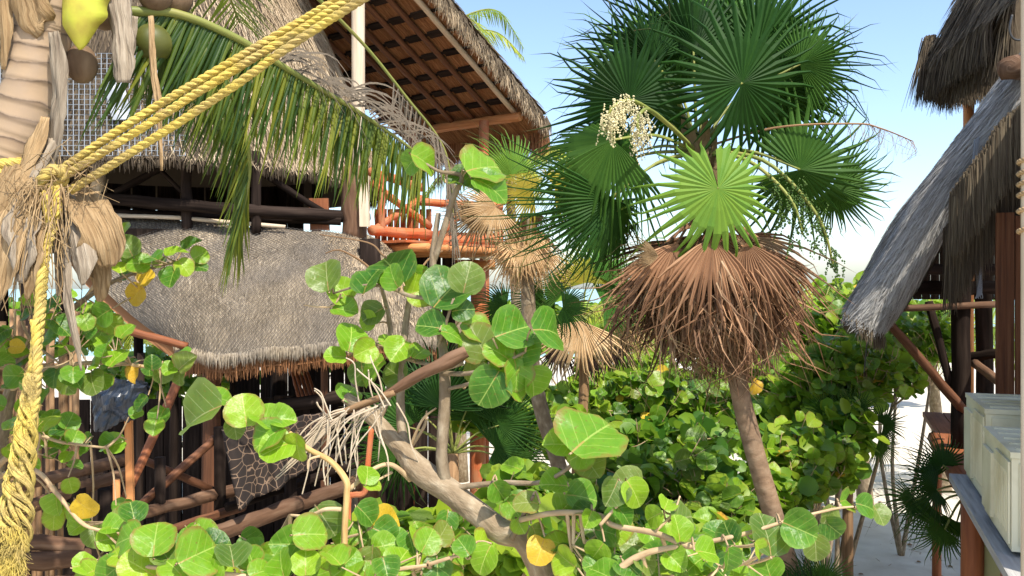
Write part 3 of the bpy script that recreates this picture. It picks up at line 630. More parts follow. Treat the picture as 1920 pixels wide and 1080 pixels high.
fringe([uc+ur*(.05*i)+UPZ*.3+rv(.05) for i in range(14)], 3000, .6, .006, -ur*.3, (0, 1), .2).build('eave_straw', MAT['thatch_dark'], uro, kind='stuff')
b = P(1816, 170, 9.25); wlog('post', (b.x, b.y, 2.3), (b.x, b.y, 6.4), px(19, 9.2)/2, 'wood_orange', ut, 12, .05)
# ---------------------------------------------------------------- palms
def fan_mb(nseg=38, spread=310, fused=.40, droop=.25, cup=.12, seed=0, wscale=1.0, split=.0, shrink=.22, hang=0.0, fold=.0, rag=.26, curl=1.0):
    r = random.Random(seed); mb = MB(); half = math.radians(spread)/2; da = 2*half/nseg
    def pt(a, rad, lift, dr):
        z = -cup*rad*rad*.6-dr*(max(0, rad-.45)**2*2.2+max(0, rad-.72)**2*5)+lift-fold*abs(math.sin(a))*rad
        return Vector((math.sin(a)*rad, math.cos(a)*rad, z))
    for i in range(nseg):
        a = -half+(i+.5)*da; q = abs(a)/math.pi; Rl = (1-shrink*q*q)*(1.05-rag*r.random()**1.6)
        bend = curl*r.uniform(-.16, .16)+(.08 if a > 0 else -.08)*r.random(); dr = droop*r.uniform(.2, 2.0)+(.5 if r.random() < .12 else 0)
        jt = r.uniform(-.3, .3)*da*(rag > .2)
        if r.random() < .06: bend += r.choice((-1, 1))*.35; dr += .6
        if r.random() < split: dr *= 2.5; Rl *= .8
        fu = fused*r.uniform(.85, 1.1); pl = .018
        w1 = da/2*1.04
        lv = [(.002, 1, 0), (fu*.5, 1, pl*.6), (fu, .97, pl), (fu+(Rl-fu)*.38, .60, pl), (fu+(Rl-fu)*.72, .30, pl*.5)]
        vs = []; uv = []
        for rad, ww, li in lv:
            aw = w1*ww*(1 if rad <= fu else fu/rad*1.12*wscale); b = a*(1-hang*rad)+(jt if rad > fu else 0)+bend*max(0, (rad-fu)/(1-fu))**2
            vs += [pt(b-aw, rad, 0, dr), pt(b, rad, li, dr), pt(b+aw, rad, 0, dr)]; uv += [(i*.13, rad), (i*.13+.05, rad), (i*.13+.1, rad)]
        vs.append(pt(a*(1-hang*Rl)+jt+bend*1.25, Rl, 0, dr)); uv.append((i*.13+.05, Rl))
        fs = []
        for k in range(4):
            o_ = k*3; fs += [(o_, o_+1, o_+4, o_+3), (o_+1, o_+2, o_+5, o_+4)]
        fs += [(12, 13, 15), (13, 14, 15)]
        mb.add(vs, fs, uv, r.uniform(.35, .65))
    return mb
def petiole_mb(a, b, r0, r1, sag=.1):
    m = a.lerp(b, .5)+Vector((0, 0, sag*(b-a).length)); mb = MB(); mb.tube(smooth([a, m, b], 6), [r0, r1], 6); return mb
def fan_on(palm, heart, hub, Rm, axis, nrm, mat, seed, name='fan_leaf', pet=True, **kw):
    mb = xform(fan_mb(seed=seed, **kw), hub, axis, nrm, Rm)
    o = mb.build(name, MAT[mat], palm, sm=False)
    if pet: petiole_mb(heart, hub, .012, .006).build('petiole', MAT['petiole'] if 'dead' not in name else MAT['fan_dead'], o)
    return o
def img_dir(deg, away=0.0):      # direction in the picture: 0 right, 90 up; away tips it from the camera
    a = math.radians(deg); return Vector((math.cos(a), away, math.sin(a)))
DEADM = [fan_mb(19, 120, .34, .12, .03, 100+i, .85, .2, hang=.36, rag=.42, curl=1.3) for i in range(6)]
def dead_meshes(mat, tag): return [m.mesh(tag, MAT[mat], sm=False) for m in DEADM]
TAN = dead_meshes('fan_tan', 'tan_fan'); DEAD = dead_meshes('fan_dead', 'dead_fan'); PALE = dead_meshes('fan_pale', 'pale_fan'); BLACK = dead_meshes('fan_black', 'black_fan')
def skirt_of(palm, top, bottom, n, Rm, r_in, meshes, down=(-.2, .35)):
    for i in range(n):
        a = 2*math.pi*(i*.381966+U(-.05, .05)); t = (i+.5)/n
        c = top.lerp(bottom, t); out = Vector((math.cos(a), math.sin(a), 0))
        pos = c+out*r_in*U(.4, 1.0); ax = (out*U(.15, .6)*(1.25-.6*t)+Vector((0, 0, -1))+rv(.32)).normalized()
        inst('dead_fan_leaf', meshes[i % len(meshes)], palm, pos, ax, out+rv(1.1)+UPZ*.2, Rm*U(.7, 1.2))

# the large fan palm
Y0 = 5.0
tp = smooth(PL([(1640, 1720, 5.15), (1560, 1400, 5.1), (1484, 1085, 5.05), (1430, 900, 5.0), (1388, 740, 5.0), (1366, 600, 5.0), (1335, 440, 5.0), (1308, 300, 5.0)]), 6)
fp = thing('fan_palm', 'tall fan palm with brown skirt and dark green crown in the centre', 'palm', Vector((tp[0].x, tp[0].y, 0)))
m = MB(); m.tube(tp, [.075, .068, .062, .058, .057, .056, .052, .042], 16, True, .05); m.build('trunk', MAT['palm_trunk'], fp)
m = MB()
for k in range(26):     # ragged leaf bases under the crown
    t = k/26; c = P(1335, 430, 5).lerp(P(1306, 275, 5), t); a = k*2.4; o_ = Vector((math.cos(a), math.sin(a), 0))
    m.ribbon([c+o_*.05, c+o_*.085+UPZ*.1, c+o_*.10+UPZ*.22], Vector((-o_.y, o_.x, 0)), [.05, .035, .012], U(0, 1))
m.build('leaf_sheath', MAT['dry'], fp)
heart = P(1306, 285, 5.0)
GF = [ # hub px, py, Y, radius px, axis deg, normal, material, seg options
 (1392, 155, 4.75, 212, 60, (-.05, -1, -.45), 'fan', dict(spread=356, droop=.22, cup=.1)),
 (1180, 188, 4.85, 190, 118, (.25, -1, -.5), 'fan', dict(spread=290, droop=.12, cup=.12)),
 (1300, 92, 5.1, 215, 95, (.0, -1, -.6), 'fan', dict(spread=230, droop=.05, cup=.1)),
 (1420, 92, 5.2, 215, 68, (-.1, -1, -.6), 'fan', dict(spread=240, droop=.08, cup=.1)),
 (1360, 60, 5.4, 190, 85, (.1, -1, -.4), 'fan_light', dict(spread=250, droop=.08, cup=.1)),
 (1500, 318, 4.85, 190, -8, (-.35, -1, -.25), 'fan', dict(spread=320, droop=.3, cup=.2)),
 (1346, 354, 4.5, 170, -84, (.05, -.8, .75), 'fan_light', dict(nseg=32, spread=345, fused=.40, droop=.55, cup=.45, shrink=.5)),
 (1150, 262, 4.7, 195, 203, (.25, -1, .6), 'fan', dict(spread=230, droop=.4, cup=.3)),
 (1190, 285, 5.1, 205, 185, (.1, -.9, .7), 'fan_light', dict(spread=200, droop=.5, cup=.3)),
 (1150, 372, 4.75, 200, 250, (.65, -.8, .2), 'fan', dict(spread=200, droop=.45, cup=.35)),
 (1135, 380, 5.0, 170, 265, (.3, -1, .2), 'fan', dict(spread=220, droop=.4, cup=.3)),
 (1270, 165, 5.4, 180, 160, (.1, -1, -.2), 'fan', dict(spread=260, droop=.2, cup=.2)),
 (1452, 165, 5.15, 190, 15, (-.25, -1, -.1), 'fan', dict(spread=260, droop=.3, cup=.2)),
 (1440, 150, 5.35, 205, 25, (-.2, -1, -.1), 'fan_light', dict(spread=230, droop=.15, cup=.1)),
 (1500, 120, 5.0, 165, 30, (-.5, -1, -.2), 'fan', dict(spread=220, droop=.3, cup=.2)),
 (1120, 330, 5.2, 165, 190, (.4, -.9, .5), 'fan_light', dict(spread=210, droop=.5, cup=.3)),
 (1225, 110, 5.0, 165, 125, (.3, -1, -.3), 'fan', dict(spread=220, droop=.2, cup=.1)),
 (1560, 350, 5.1, 130, -35, (-.6, -1, .1), 'fan', dict(spread=200, droop=.5, cup=.3)),
 (1240, 130, 5.4, 200, 140, (.2, -1, -.2), 'fan_light', dict(spread=230, droop=.1, cup=.1)),
]
for i, (a, b, Y, r, deg, nv, mt, kw) in enumerate(GF):
    fan_on(fp, heart, P(a, b, Y), px(r*1.13, Y), img_dir(deg, -.1), Vector(nv)+(Vector((U(-.35, .35), 0, U(-.2, .2))) if i != 6 else Vector()), mt, 20+i, fold=U(.15, .6) if i != 6 else .1, wscale=U(.6, .78), fused=kw.pop('fused', U(.30, .40)), rag=.34, **kw)
# brown skirt: hanging dead leaves, the upper ones still spread
skirt_of(fp, P(1325, 440, 5), P(1350, 510, 5), 96, .66, .24, DEAD[:4]+TAN[:2])
skirt_of(fp, P(1330, 430, 5), P(1362, 600, 5), 34, .46, .13, DEAD[2:]+TAN[2:5])
for (a, b, Y, r, deg, nv) in ((1240, 475, 4.7, 165, 250, (.5, -1, .4)), (1335, 445, 4.55, 225, 265, (.1, -1, .3)), (1430, 465, 4.7, 180, 284, (-.5, -1, .4)), (1270, 455, 4.6, 205, 252, (.3, -1, .3)),
                           (1400, 455, 4.6, 220, 278, (-.2, -1, .3)), (1455, 475, 4.85, 170, 280, (-.6, -1, .3)), (1225, 480, 5.0, 170, 255, (.6, -1, .2))):
    h = P(a, b, Y); o = inst('dead_fan_leaf', DEAD[R_.randrange(4)], fp, h, img_dir(deg, -.15), Vector(nv), px(r, Y))
    petiole_mb(P(1330, 420, 5), h, .012, .007, .15).build('petiole', MAT['fan_dead'], fp)
# orange-brown fan on the left of the skirt
inst('dead_fan_leaf', dead_meshes('dry', 'rust_fan')[0], fp, P(1235, 480, 4.5), img_dir(170, -.2), Vector((.3, -1, .5)), px(85, 4.5))
# creamy flower spray and fruit clusters
def spray(name, stalk, n, L, w, mat, palm, lump, seedr=.05):
    m = MB(); m.tube(smooth(stalk, 6), [.014, .006], 6); o = m.build(name, MAT['petiole'], palm)
    k = MB(); pts = smooth(stalk, 10); pts = pts[len(pts)//2:]
    for _ in range(n):
        p = R_.choice(pts)+rv(seedr); d = Vector((U(-.35, .35), U(-.4, .25), -U(.4, 1))).normalized()
        q = p+d*L*U(.4, 1)
        for j in range(lump):
            c = p.lerp(q, (j+.5)/lump)+rv(.006); s = w*U(.6, 1.3)
            k.add([c+Vector((s, 0, 0)), c+Vector((-s*.5, s*.8, 0)), c+Vector((-s*.5, -s*.8, 0)), c+Vector((0, 0, s)), c-Vector((0, 0, s))],
                  [(0, 1, 3), (1, 2, 3), (2, 0, 3), (1, 0, 4), (2, 1, 4), (0, 2, 4)], None, U(0, 1))
    k.build('flower' if mat == 'flower' else 'berry', MAT[mat], o, kind='stuff')
spray('flower_spray', [heart, P(1255, 235, 4.7), P(1190, 190, 4.35), P(1150, 200, 4.2), P(1140, 225, 4.2)], 80, .14, .0055, 'flower', fp, 16, .035)
spray('flower_spray', [heart, P(1260, 240, 4.6), P(1215, 205, 4.3), P(1195, 225, 4.2), P(1200, 250, 4.2)], 45, .13, .0055, 'flower', fp, 14, .04)
spray('fruit_spray', [heart, P(1400, 300, 4.8), P(1480, 370, 4.6), P(1505, 440, 4.6)], 70, .12, .007, 'fruit', fp, 9, .09)
spray('fruit_spray', [heart, P(1430, 300, 4.8), P(1530, 400, 4.7), P(1563, 500, 4.7)], 50, .12, .007, 'fruit', fp, 9, .06)
m = MB(); stalk = smooth(PL([(1310, 280, 5), (1450, 240, 4.9), (1600, 232, 4.8), (1650, 240, 4.75), (1712, 265, 4.7)]), 6); m.tube(stalk, [.008, .003], 5)
for p in stalk[12:]:
    for _ in range(3): m.tube([p, p+Vector((U(-.04, .05), U(-.03, .03), -U(.02, .10))), p+Vector((U(-.06, .07), 0, -U(.06, .16)))], [.0016, .0007], 3, False)
m.build('bare_flower_stalk', MAT['stick'], fp)

# the slender fan palm behind
tp = smooth(PL([(1120, 1360, 7.4), (1075, 1000, 7.2), (1050, 880, 7.1), (1018, 780, 7.05), (998, 680, 7), (990, 560, 7), (986, 400, 7)]), 6)
sp = thing('slender_fan_palm', 'slender fan palm with pale tan skirt and yellowing leaves beside the orange tower', 'palm', Vector((tp[0].x, tp[0].y, 0)))
m = MB(); m.tube(tp, [.075, .07, .066, .064, .062, .06, .05], 12, True, .06); m.build('trunk', MAT['limb'], sp)
sh_ = P(986, 385, 7)
skirt_of(sp, P(986, 430, 7), P(987, 480, 7), 18, .36, .12, PALE)
skirt_of(sp, P(986, 400, 7), P(986, 430, 7), 9, .30, .05, DEAD)
for (a, b, Y, r, deg, nv) in ((985, 458, 6.85, 95, 270, (0, -1, .3)), (960, 470, 6.9, 90, 250, (.2, -1, .3)), (1020, 470, 6.9, 85, 285, (-.2, -1, .3))):
    inst('dead_fan_leaf', PALE[1], sp, P(a, b, Y), img_dir(deg, -.1), Vector(nv), px(r, Y))
for i, (a, b, Y, r, deg, mt, nv) in enumerate(((1000, 362, 6.9, 95, 165, 'fan_yellow', (0, -1, .8)), (1040, 350, 7, 100, 20, 'fan_yellow', (0, -1, .8)), (930, 388, 6.8, 100, 215, 'fan_pale', (.2, -1, .5)), (960, 330, 7.2, 110, 120, 'fan_light', (.2, -1, .3)),
                                     (1020, 560, 7.3, 90, 200, 'fan', (.1, -1, .6)), (950, 575, 7.4, 85, 185, 'fan', (.1, -1, .6)), (1055, 575, 7.4, 80, -10, 'fan', (.1, -1, .6)), (900, 400, 6.9, 90, 235, 'dry', (.3, -1, .4)))):
    fan_on(sp, sh_, P(a, b, Y), px(r, Y), img_dir(deg, -.1), Vector(nv), mt, 60+i, 'fan_leaf' if mt in ('fan', 'fan_light', 'fan_yellow') else 'dead_fan_leaf', pet=(i < 4), spread=210, droop=.4, cup=.3)

# the small palm with one pale fan
tp = smooth(PL([(1080, 915, 10), (1092, 780, 10), (1095, 700, 10), (1090, 610, 10)]), 5); tp = [Vector((tp[0].x, 10, -.05))]+tp
mp_ = thing('young_fan_palm', 'small fan palm with one pale orange dead fan hanging down its trunk', 'palm', Vector((tp[0].x, tp[0].y, 0)))
m = MB(); m.tube(tp, [.075, .07, .06, .06, .05], 10, True, .12); m.build('trunk', MAT['stick'], mp_)
inst('dead_fan_leaf', fan_mb(30, 150, .5, .3, .3, 77, 1.0, .1).mesh('pale_fan', MAT['fan_pale'], sm=False), mp_, P(1090, 602, 9.8), img_dir(262, -.25), Vector((-.05, -1, .35)), px(128, 9.8))
for (a, b, r, deg, ms) in ((1050, 650, 90, 262, BLACK), (1140, 640, 105, 275, BLACK), (1160, 600, 125, 285, PALE), (1155, 625, 100, 268, BLACK), (1110, 660, 80, 250, BLACK), (1185, 600, 90, 292, PALE)):
    inst('dead_fan_leaf', ms[R_.randrange(4)], mp_, P(a, b, 10.2), img_dir(deg, 0), Vector((0, -1, .3)), px(r, 10.2))
for i, (a, b, r, deg, mt) in enumerate(((1060, 545, 95, 130, 'fan'), (1125, 520, 105, 70, 'fan_light'), (1130, 570, 95, 10, 'fan_light'), (1040, 590, 80, 190, 'fan'), (1100, 530, 95, 95, 'fan_yellow'), (1160, 560, 100, 30, 'fan_light'))):
    fan_on(mp_, P(1091, 605, 10), P(a, b, 10.1), px(r, 10), img_dir(deg, .1), Vector((0, -1, .4)), mt, 80+i, spread=200, droop=.4, cup=.2)

# dark low palms and straps
def low_palm(name, label, c, n, r, Y, mt, degs, seed):
    base = P(c[0], c[1], Y); t = thing(name, label, 'palm', Vector((base.x, base.y, 0)))
    m = MB(); m.tube([Vector((base.x, base.y, -.05)), base], [.06, .05], 9, True, .2); m.build('trunk', MAT['stick'], t)
    for i in range(n):
        deg = degs[0]+(degs[1]-degs[0])*(i+.5)/n+U(-8, 8); l_ = r*U(.5, .95)
        hub = base+img_dir(deg, U(-.6, .5))*px(l_, Y)
        fan_on(t, base, hub, px(r*U(.75, 1.05), Y), img_dir(deg+U(-15, 15), U(-.4, .2)), Vector((U(-.4, .4), -1, U(.2, .9))), mt, seed+i, nseg=30, spread=200+U(-30, 60), fused=.35, droop=.3, cup=.2)
    return t
low_palm('dwarf_fan_palm', 'low dark green fan palm at the foot of the raised hut, over the path', (1815, 925), 7, 95, 6.6, 'fan', (125, 255), 200)
low_palm('thicket_palm', 'dark low fan palm in the shade behind the sea grape limb', (850, 850), 13, 130, 7.6, 'fan', (-20, 200), 220)
low_palm('scrub_palm', 'dark small fan palm half hidden in the bushes left of the path', (1590, 815), 6, 65, 8.5, 'fan', (-30, 200), 240)
low_palm('sprout_palm', 'dark strap leaved palm sprouting at the bottom edge right of the big trunk', (1520, 1165), 5, 85, 4.9, 'fan', (60, 150), 250)
low_palm('shaded_palm', 'dark little palm under the bushes at the bottom centre', (1270, 1120), 6, 110, 4.6, 'fan', (40, 150), 260)

# ---------------------------------------------------------------- coconut palms
def leaflet_mb(droop, seed):
    r = random.Random(seed); mb = MB(); pts = []; w = []
    for k in range(6):
        t = k/5; pts.append(Vector((.05*math.sin(t*3+seed)*t, t, -droop*t*t))); w.append(.030*(1-t**2.2)*(.55 if k == 0 else 1)+.0015)
    vs = []; uv = []
    for k, p in enumerate(pts): vs += [p-Vector((w[k], 0, .3*w[k])), p+Vector((0, 0, .25*w[k])), p+Vector((w[k], 0, -.3*w[k]))]; uv += [(0, k/5), (.5, k/5), (1, k/5)]
    fs = []
    for k in range(5): fs += [(3*k, 3*k+1, 3*k+4, 3*k+3), (3*k+1, 3*k+2, 3*k+5, 3*k+4)]
    mb.add(vs, fs, uv); return mb
LFM = [leaflet_mb(d, i) for i, d in enumerate((.05, .12, .2, .1))]
LF = [m.mesh('leaflet', MAT['frond']) for m in LFM]; LFO = [m.mesh('leaflet', MAT['frond_olive']) for m in LFM]; LFY = [m.mesh('leaflet', MAT['frond_yellow']) for m in LFM]; LFD = [m.mesh('leaflet', MAT['dry_grey']) for m in LFM]
def far_frond(palm, path, L, mt, n=46, droopd=.6):
    m = MB(); pts = smooth(path, 8); m.tube(pts, [.028, .006], 5); o = m.build('frond', MAT['petiole'], palm); k = MB()
    for i in range(n):
        t = .12+.88*i/n; j = t*(len(pts)-1); a = int(j); p = pts[a].lerp(pts[min(a+1, len(pts)-1)], j-a)
        tg = (pts[min(a+1, len(pts)-1)]-pts[max(a-1, 0)]).normalized(); sd = tg.cross(UPZ)
        sd = sd.normalized() if sd.length > .01 else Vector((1, 0, 0))
        for s in (-1, 1):
            dr = (sd*s*.8+tg*.55+UPZ*-(droopd*U(.4, 1.2))+rv(.12)).normalized()
            l_ = L*(math.sin(math.pi*min(.15+t*.8, 1))*.8+.25)*U(.85, 1.1)
            lm = xform(R_.choice(LFM), p, dr, UPZ+rv(.3), l_); lm.var = [U(.2, .8)]*len(lm.v)
            k.v += []; k.add(lm.v, lm.f, lm.uv, lm.var)
    k.build('leaflet_comb', MAT[mt], o, kind='stuff')
def far_coconut(label, crown, n, Lf, mt, seedang=0, arcs=None, droop=1.0):
    c = P(*crown); t = thing('background_coconut_palm', label, 'palm', Vector((c.x, c.y, 0)), 'coconut palms behind the garden')
    m = MB(); m.tube(smooth([Vector((c.x+.3, c.y, -.1)), Vector((c.x+.15, c.y, c.z*.5)), c], 6), [.14, .10, .09], 9, True, .08); m.build('trunk', MAT['limb'], t)
    for i in range(n):
        if arcs: az, el = arcs[i]
        else: az = seedang+i*2.4; el = U(-.1, .9)
        h = Vector((math.cos(az), math.sin(az), 0)); L = Lf*U(.85, 1.1)
        path = [c, c+h*L*.3+UPZ*L*.3*el, c+h*L*.65+UPZ*L*(.45*el-.06*droop), c+h*L*.95+UPZ*L*(.35*el-.36*droop)]
        far_frond(t, path, L*.26, mt)
far_coconut('yellow green coconut palm whose frond shows behind the tower roof edge', (835, 60, 16), 9, 1.7, 'frond_yellow', .4)
far_coconut('coconut palm with yellowish fronds arching between tower and big fan palm', (955, 335, 17), 10, 1.9, 'frond_yellow', .2)
far_coconut('bright coconut palm behind the right hut post and brace', (1740, 640, 15), 11, 2.2, 'frond_yellow', .1)
far_coconut('coconut palm peeping out between fan palm fruit and grey thatch', (1590, 560, 14), 9, 1.4, 'frond_yellow', .7)
far_coconut('pale coconut palm low behind the small dead fan', (1200, 640, 18), 10, 2.2, 'frond_yellow', .5)
far_coconut('coconut palm growing right of the central brown skirt', (1440, 600, 20), 10, 2.4, 'frond_yellow', .9)
far_coconut('young coconut palm under the pale dead fan', (1110, 800, 11.5), 9, 1.1, 'frond', .3)
far_coconut('coconut palm seen through the gap left of the awning', (290, 650, 19), 10, 2.2, 'frond_yellow', .6)

# the coconut palm in the left foreground
YC = 3.5
cp = thing('coconut_palm', 'coconut palm trunk with ringed bark and nuts, roped at left', 'palm', Vector((P(-60, 900, 3.6).x, 3.6, 0)))
tp = smooth(PL([(-170, 2100, 3.6), (-150, 1200, 3.6), (-110, 800, 3.58), (-66, 570, 3.55), (-2, 370, 3.52), (48, 220, 3.5), (76, 90, 3.5), (88, 10, 3.5), (97, -120, 3.5)]), 44)
MAT['coco'] = None
def coco_mat():
    m, n, l, b = nodes_of('coconut_bark'); tc = n.new('ShaderNodeTexCoord'); sp = n.new('ShaderNodeSeparateXYZ'); l.new(tc.outputs['UV'], sp.inputs[0])
    nz = n.new('ShaderNodeTexNoise'); nz.inputs['Scale'].default_value = 9; nz.inputs['Detail'].default_value = 7; l.new(tc.outputs['UV'], nz.inputs[0])
    nz2 = n.new('ShaderNodeTexNoise'); nz2.inputs['Scale'].default_value = 2.2; l.new(tc.outputs['UV'], nz2.inputs[0])
    v = mathn(n, l, 'ADD', sp.outputs[1], mathn(n, l, 'ADD', mathn(n, l, 'MULTIPLY', nz.outputs[0], .03), mathn(n, l, 'MULTIPLY', nz2.outputs[0], .16)))
    fr = mathn(n, l, 'FRACT', mathn(n, l, 'MULTIPLY', v, 13.5))
    band = ramp(n, l, fr, [(0, (.38, .27, .17)), (.5, (.33, .235, .145)), (.78, (.24, .165, .10)), (.88, (.08, .05, .03)), (.94, (.28, .20, .135)), (1, (.38, .27, .17))])
    col = mixc(n, l, ramp(n, l, nz.outputs[0], [(.35, (0, 0, 0)), (.7, (.6, .6, .6))]), band, (.30, .225, .16))
    l.new(col, b.inputs['Base Color']); b.inputs['Roughness'].default_value = .85
    bp = n.new('ShaderNodeBump'); bp.inputs['Strength'].default_value = .5; bp.inputs['Distance'].default_value = .008
    l.new(mathn(n, l, 'ADD', nz.outputs[0], mathn(n, l, 'MULTIPLY', mathn(n, l, 'LESS_THAN', fr, .85), .5)), bp.inputs['Height']); l.new(bp.outputs[0], b.inputs['Normal'])
    return m
MAT['coco'] = coco_mat()
MAT['nut_green'] = mk('nut_green', [(.05, .06, .012), (.10, .10, .02), (.16, .13, .03)], 'Object', (6, 6, 6), 5, .45, .1, .1)
MAT['nut_brown'] = mk('nut_brown', [(.07, .042, .025), (.15, .095, .055), (.24, .165, .10)], 'Object', (16, 16, 6), 6, .85, .5, .1)
MAT['base_yellow'] = mk('base_yellow', [(.30, .34, .04), (.52, .52, .06), (.62, .56, .10)], 'Object', (6, 6, 4), 5, .5, .1, .03, big=(9, (.30, .17, .05), .5))
rb = radii([.145, .135, .13, .126, .122, .113, .108, .114, .125], len(tp)); acc = 0
for i in range(1, len(tp)):
    acc += (tp[i]-tp[i-1]).length; q = (acc*14+.5*mnoise.noise(Vector((acc*5, 0, 0)))) % 1; rb[i] *= 1.02-.05*q+(.03 if q > .9 else 0)
m = MB(); m.tube(tp, rb, 28, True, .06); m.build('trunk', MAT['coco'], cp)
def patch(path, widths, side, curl, mat, name, parent, nv=8, var=.5, label=None, crumple=1.0):   # a curved leathery flap along a path
    pts = smooth(path, 6); ws = radii(widths, len(pts)); mb = MB(); vs = []; uv = []; L = 0
    for i, p in enumerate(pts):
        if i: L += (p-pts[i-1]).length
        t = (pts[min(i+1, len(pts)-1)]-pts[max(i-1, 0)]).normalized(); s = (side-t*side.dot(t)).normalized(); nn = s.cross(t)
        for j in range(nv+1):
            q = j/nv*2-1; rg = 1+.35*mnoise.noise(Vector((p.z*22, j*.8, ws[0]*90))) if j in (0, nv) else 1; vs.append(p+s*q*ws[i]*rg+nn*(curl*q*q*ws[i]+.03*mnoise.noise(p*9+Vector((j*.7, 0, 0)))*crumple*min(1, ws[i]*14)+crumple*.012*mnoise.noise(p*26+Vector((j*1.7, 0, 0)))*min(1, ws[i]*14))); uv.append((q*ws[i], L))
    n1 = nv+1; mb.add(vs, [(i*n1+j, i*n1+j+1, (i+1)*n1+j+1, (i+1)*n1+j) for i in range(len(pts)-1) for j in range(nv)], uv, var)
    o = mb.build(name, MAT[mat], parent, label=label)
    sd = o.modifiers.new('s', 'SOLIDIFY'); sd.thickness = .003; return o
XS = Vector((1, 0, 0))
patch(PL([(135, -70, 3.34), (130, -10, 3.34), (132, 45, 3.35), (150, 93, 3.4)]), [.12, .11, .09, .006], Vector((1, -.3, .25)), .9, 'base_yellow', 'leaf_base', cp, label='yellow green leaf base', crumple=.25)
patch(PL([(20, -60, 3.36), (35, -10, 3.36), (48, 50, 3.37), (70, 72, 3.4)]), [.12, .11, .07, .03], Vector((1, -.3, .1)), .7, 'dry', 'leaf_base', cp)
patch(PL([(95, 60, 3.36), (105, 150, 3.36), (100, 240, 3.36), (85, 320, 3.37)]), [.03, .045, .04, .03], Vector((1, -.4, 0)), .5, 'dry_grey', 'dry_sheath', cp)
patch(PL([(215, -60, 3.45), (215, 10, 3.42), (222, 90, 3.4), (226, 155, 3.4)]), [.05, .055, .055, .035], Vector((1, -.3, 0)), .6, 'dry_grey', 'dry_sheath', cp)
patch(PL([(243, 30, 3.5), (240, 80, 3.5), (238, 135, 3.5)]), [.03, .025, .006], Vector((1, -.3, 0)), .5, 'dry_grey', 'dry_sheath', cp)
patch(PL([(0, -20, 3.4), (5, 60, 3.38), (5, 130, 3.4)]), [.04, .03, .008], Vector((1, -.3, 0)), .6, 'dry', 'dry_sheath', cp)
patch(PL([(282, 30, 3.45), (286, 130, 3.43), (296, 200, 3.42), (303, 320, 3.42)]), [.010, .016, .014, .004], Vector((1, -.3, 0)), .5, 'dry', 'dry_strip', cp)
def nut(c, r, sx, sz, mat, tilt=0):
    m = MB(); ce = P(*c)
    def S(u, v):
        th = u*2*math.pi; ph = v*math.pi; q = 1+.07*math.cos(3*th)*math.sin(ph)
        return ce+Vector((math.sin(ph)*math.cos(th)*r*sx*q, math.sin(ph)*math.sin(th)*r*sx*q, math.cos(ph)*r*sz*(1+.06*math.cos(ph))))
    m.grid(S, 18, 12); o = m.build('coconut', MAT[mat], cp)
    k = MB(); k.tube([ce+UPZ*r*sz*.95, ce+UPZ*r*sz*1.5+Vector((-.05, 0, 0))], .012, 6); k.build('stem', MAT['petiole'], o)
nut((286, 83, 3.62), .078, 1, 1.05, 'nut_green'); nut((153, 122, 3.55), .068, .9, 1.2, 'nut_brown')
nut((325, -5, 3.7), .08, 1, 1.1, 'nut_brown'); nut((290, -10, 3.6), .07, 1, 1.1, 'nut_brown'); nut((195, 20, 3.72), .075, 1, 1.2, 'nut_brown')
# fronds of the coconut palm: every leaflet is its own piece
def near_frond(path, Ls, n, dirs, meshes, rr=(.026, .007), both=True, jit=.10, start=.2, wob=.2):
    m = MB(); pts = smooth(path, 10); m.tube(pts, list(rr), 8, True, .05); o = m.build('frond', MAT['petiole'], cp)
    for i in range(n):
        t = start+(1-start)*(i+.5)/n; j = t*(len(pts)-1); a = min(int(j), len(pts)-2); p = pts[a].lerp(pts[a+1], j-a)
        tg = (pts[a+1]-pts[a]).normalized(); d = Vector(dirs[0]).lerp(Vector(dirs[1]), t)
        l_ = (Ls[0]+(Ls[1]-Ls[0])*t)*U(.8, 1.1)
        for s in ((-1, 1) if both else (1,)):
            dd = (d+Vector((0, s*.38, 0))+tg*.12+rv(jit)).normalized()
            q = inst('leaflet', (LFO if meshes is LF and U(0, 1) < t*1.1-.25 else meshes)[R_.randrange(4)], o, p, dd, (tg*U(-.2, .5)+Vector((.3, -1, .3))+rv(wob)), l_); q.scale = (l_*.55, l_, l_)
    return o
F1 = PL([(120, -30, 3.5), (225, 18, 3.55), (330, 26, 3.65), (440, 70, 3.8), (540, 130, 4.0), (640, 190, 4.2), (720, 242, 4.4), (800, 300, 4.55)])
near_frond(F1, (.62, .42), 128, ((-.55, 0, -.85), (-.12, .1, -1)), LF)
F2 = PL([(160, -60, 3.6), (290, 0, 3.75), (380, 80, 3.95), (440, 190, 4.1), (468, 310, 4.15), (445, 430, 4.15)])
near_frond(F2, (.55, .34), 80, ((-.6, 0, -.75), (-.12, 0, -1)), LF, start=.3)
F3 = PL([(180, -120, 3.7), (330, -110, 4.0), (520, -60, 4.6), (660, 60, 5.0), (760, 180, 5.2), (835, 285, 5.3), (850, 420, 5.3)])
near_frond(F3, (.46, .36), 24, ((-.35, 0, -.85), (.10, 0, -1)), LFD, (.016, .005), True, .25, .62, .6)
# the rest of the crown, above the picture
cr = P(92, -120, 3.5)
for i in range(15):
    az = i*2.4+.3; h = Vector((math.cos(az), math.sin(az), 0)); L = U(2.3, 2.9); el = U(.35, 1.1)
    if h.x*.79-h.y*.62 > -.05: continue
    if h.x > .3 and h.y > -.3: el += .35
    far_frond(cp, [cr, cr+h*L*.3+UPZ*L*.33*el, cr+h*L*.65+UPZ*L*(.5*el), cr+h*L*.95+UPZ*L*(.5*el-.12)], .62, 'frond', 52, .5)
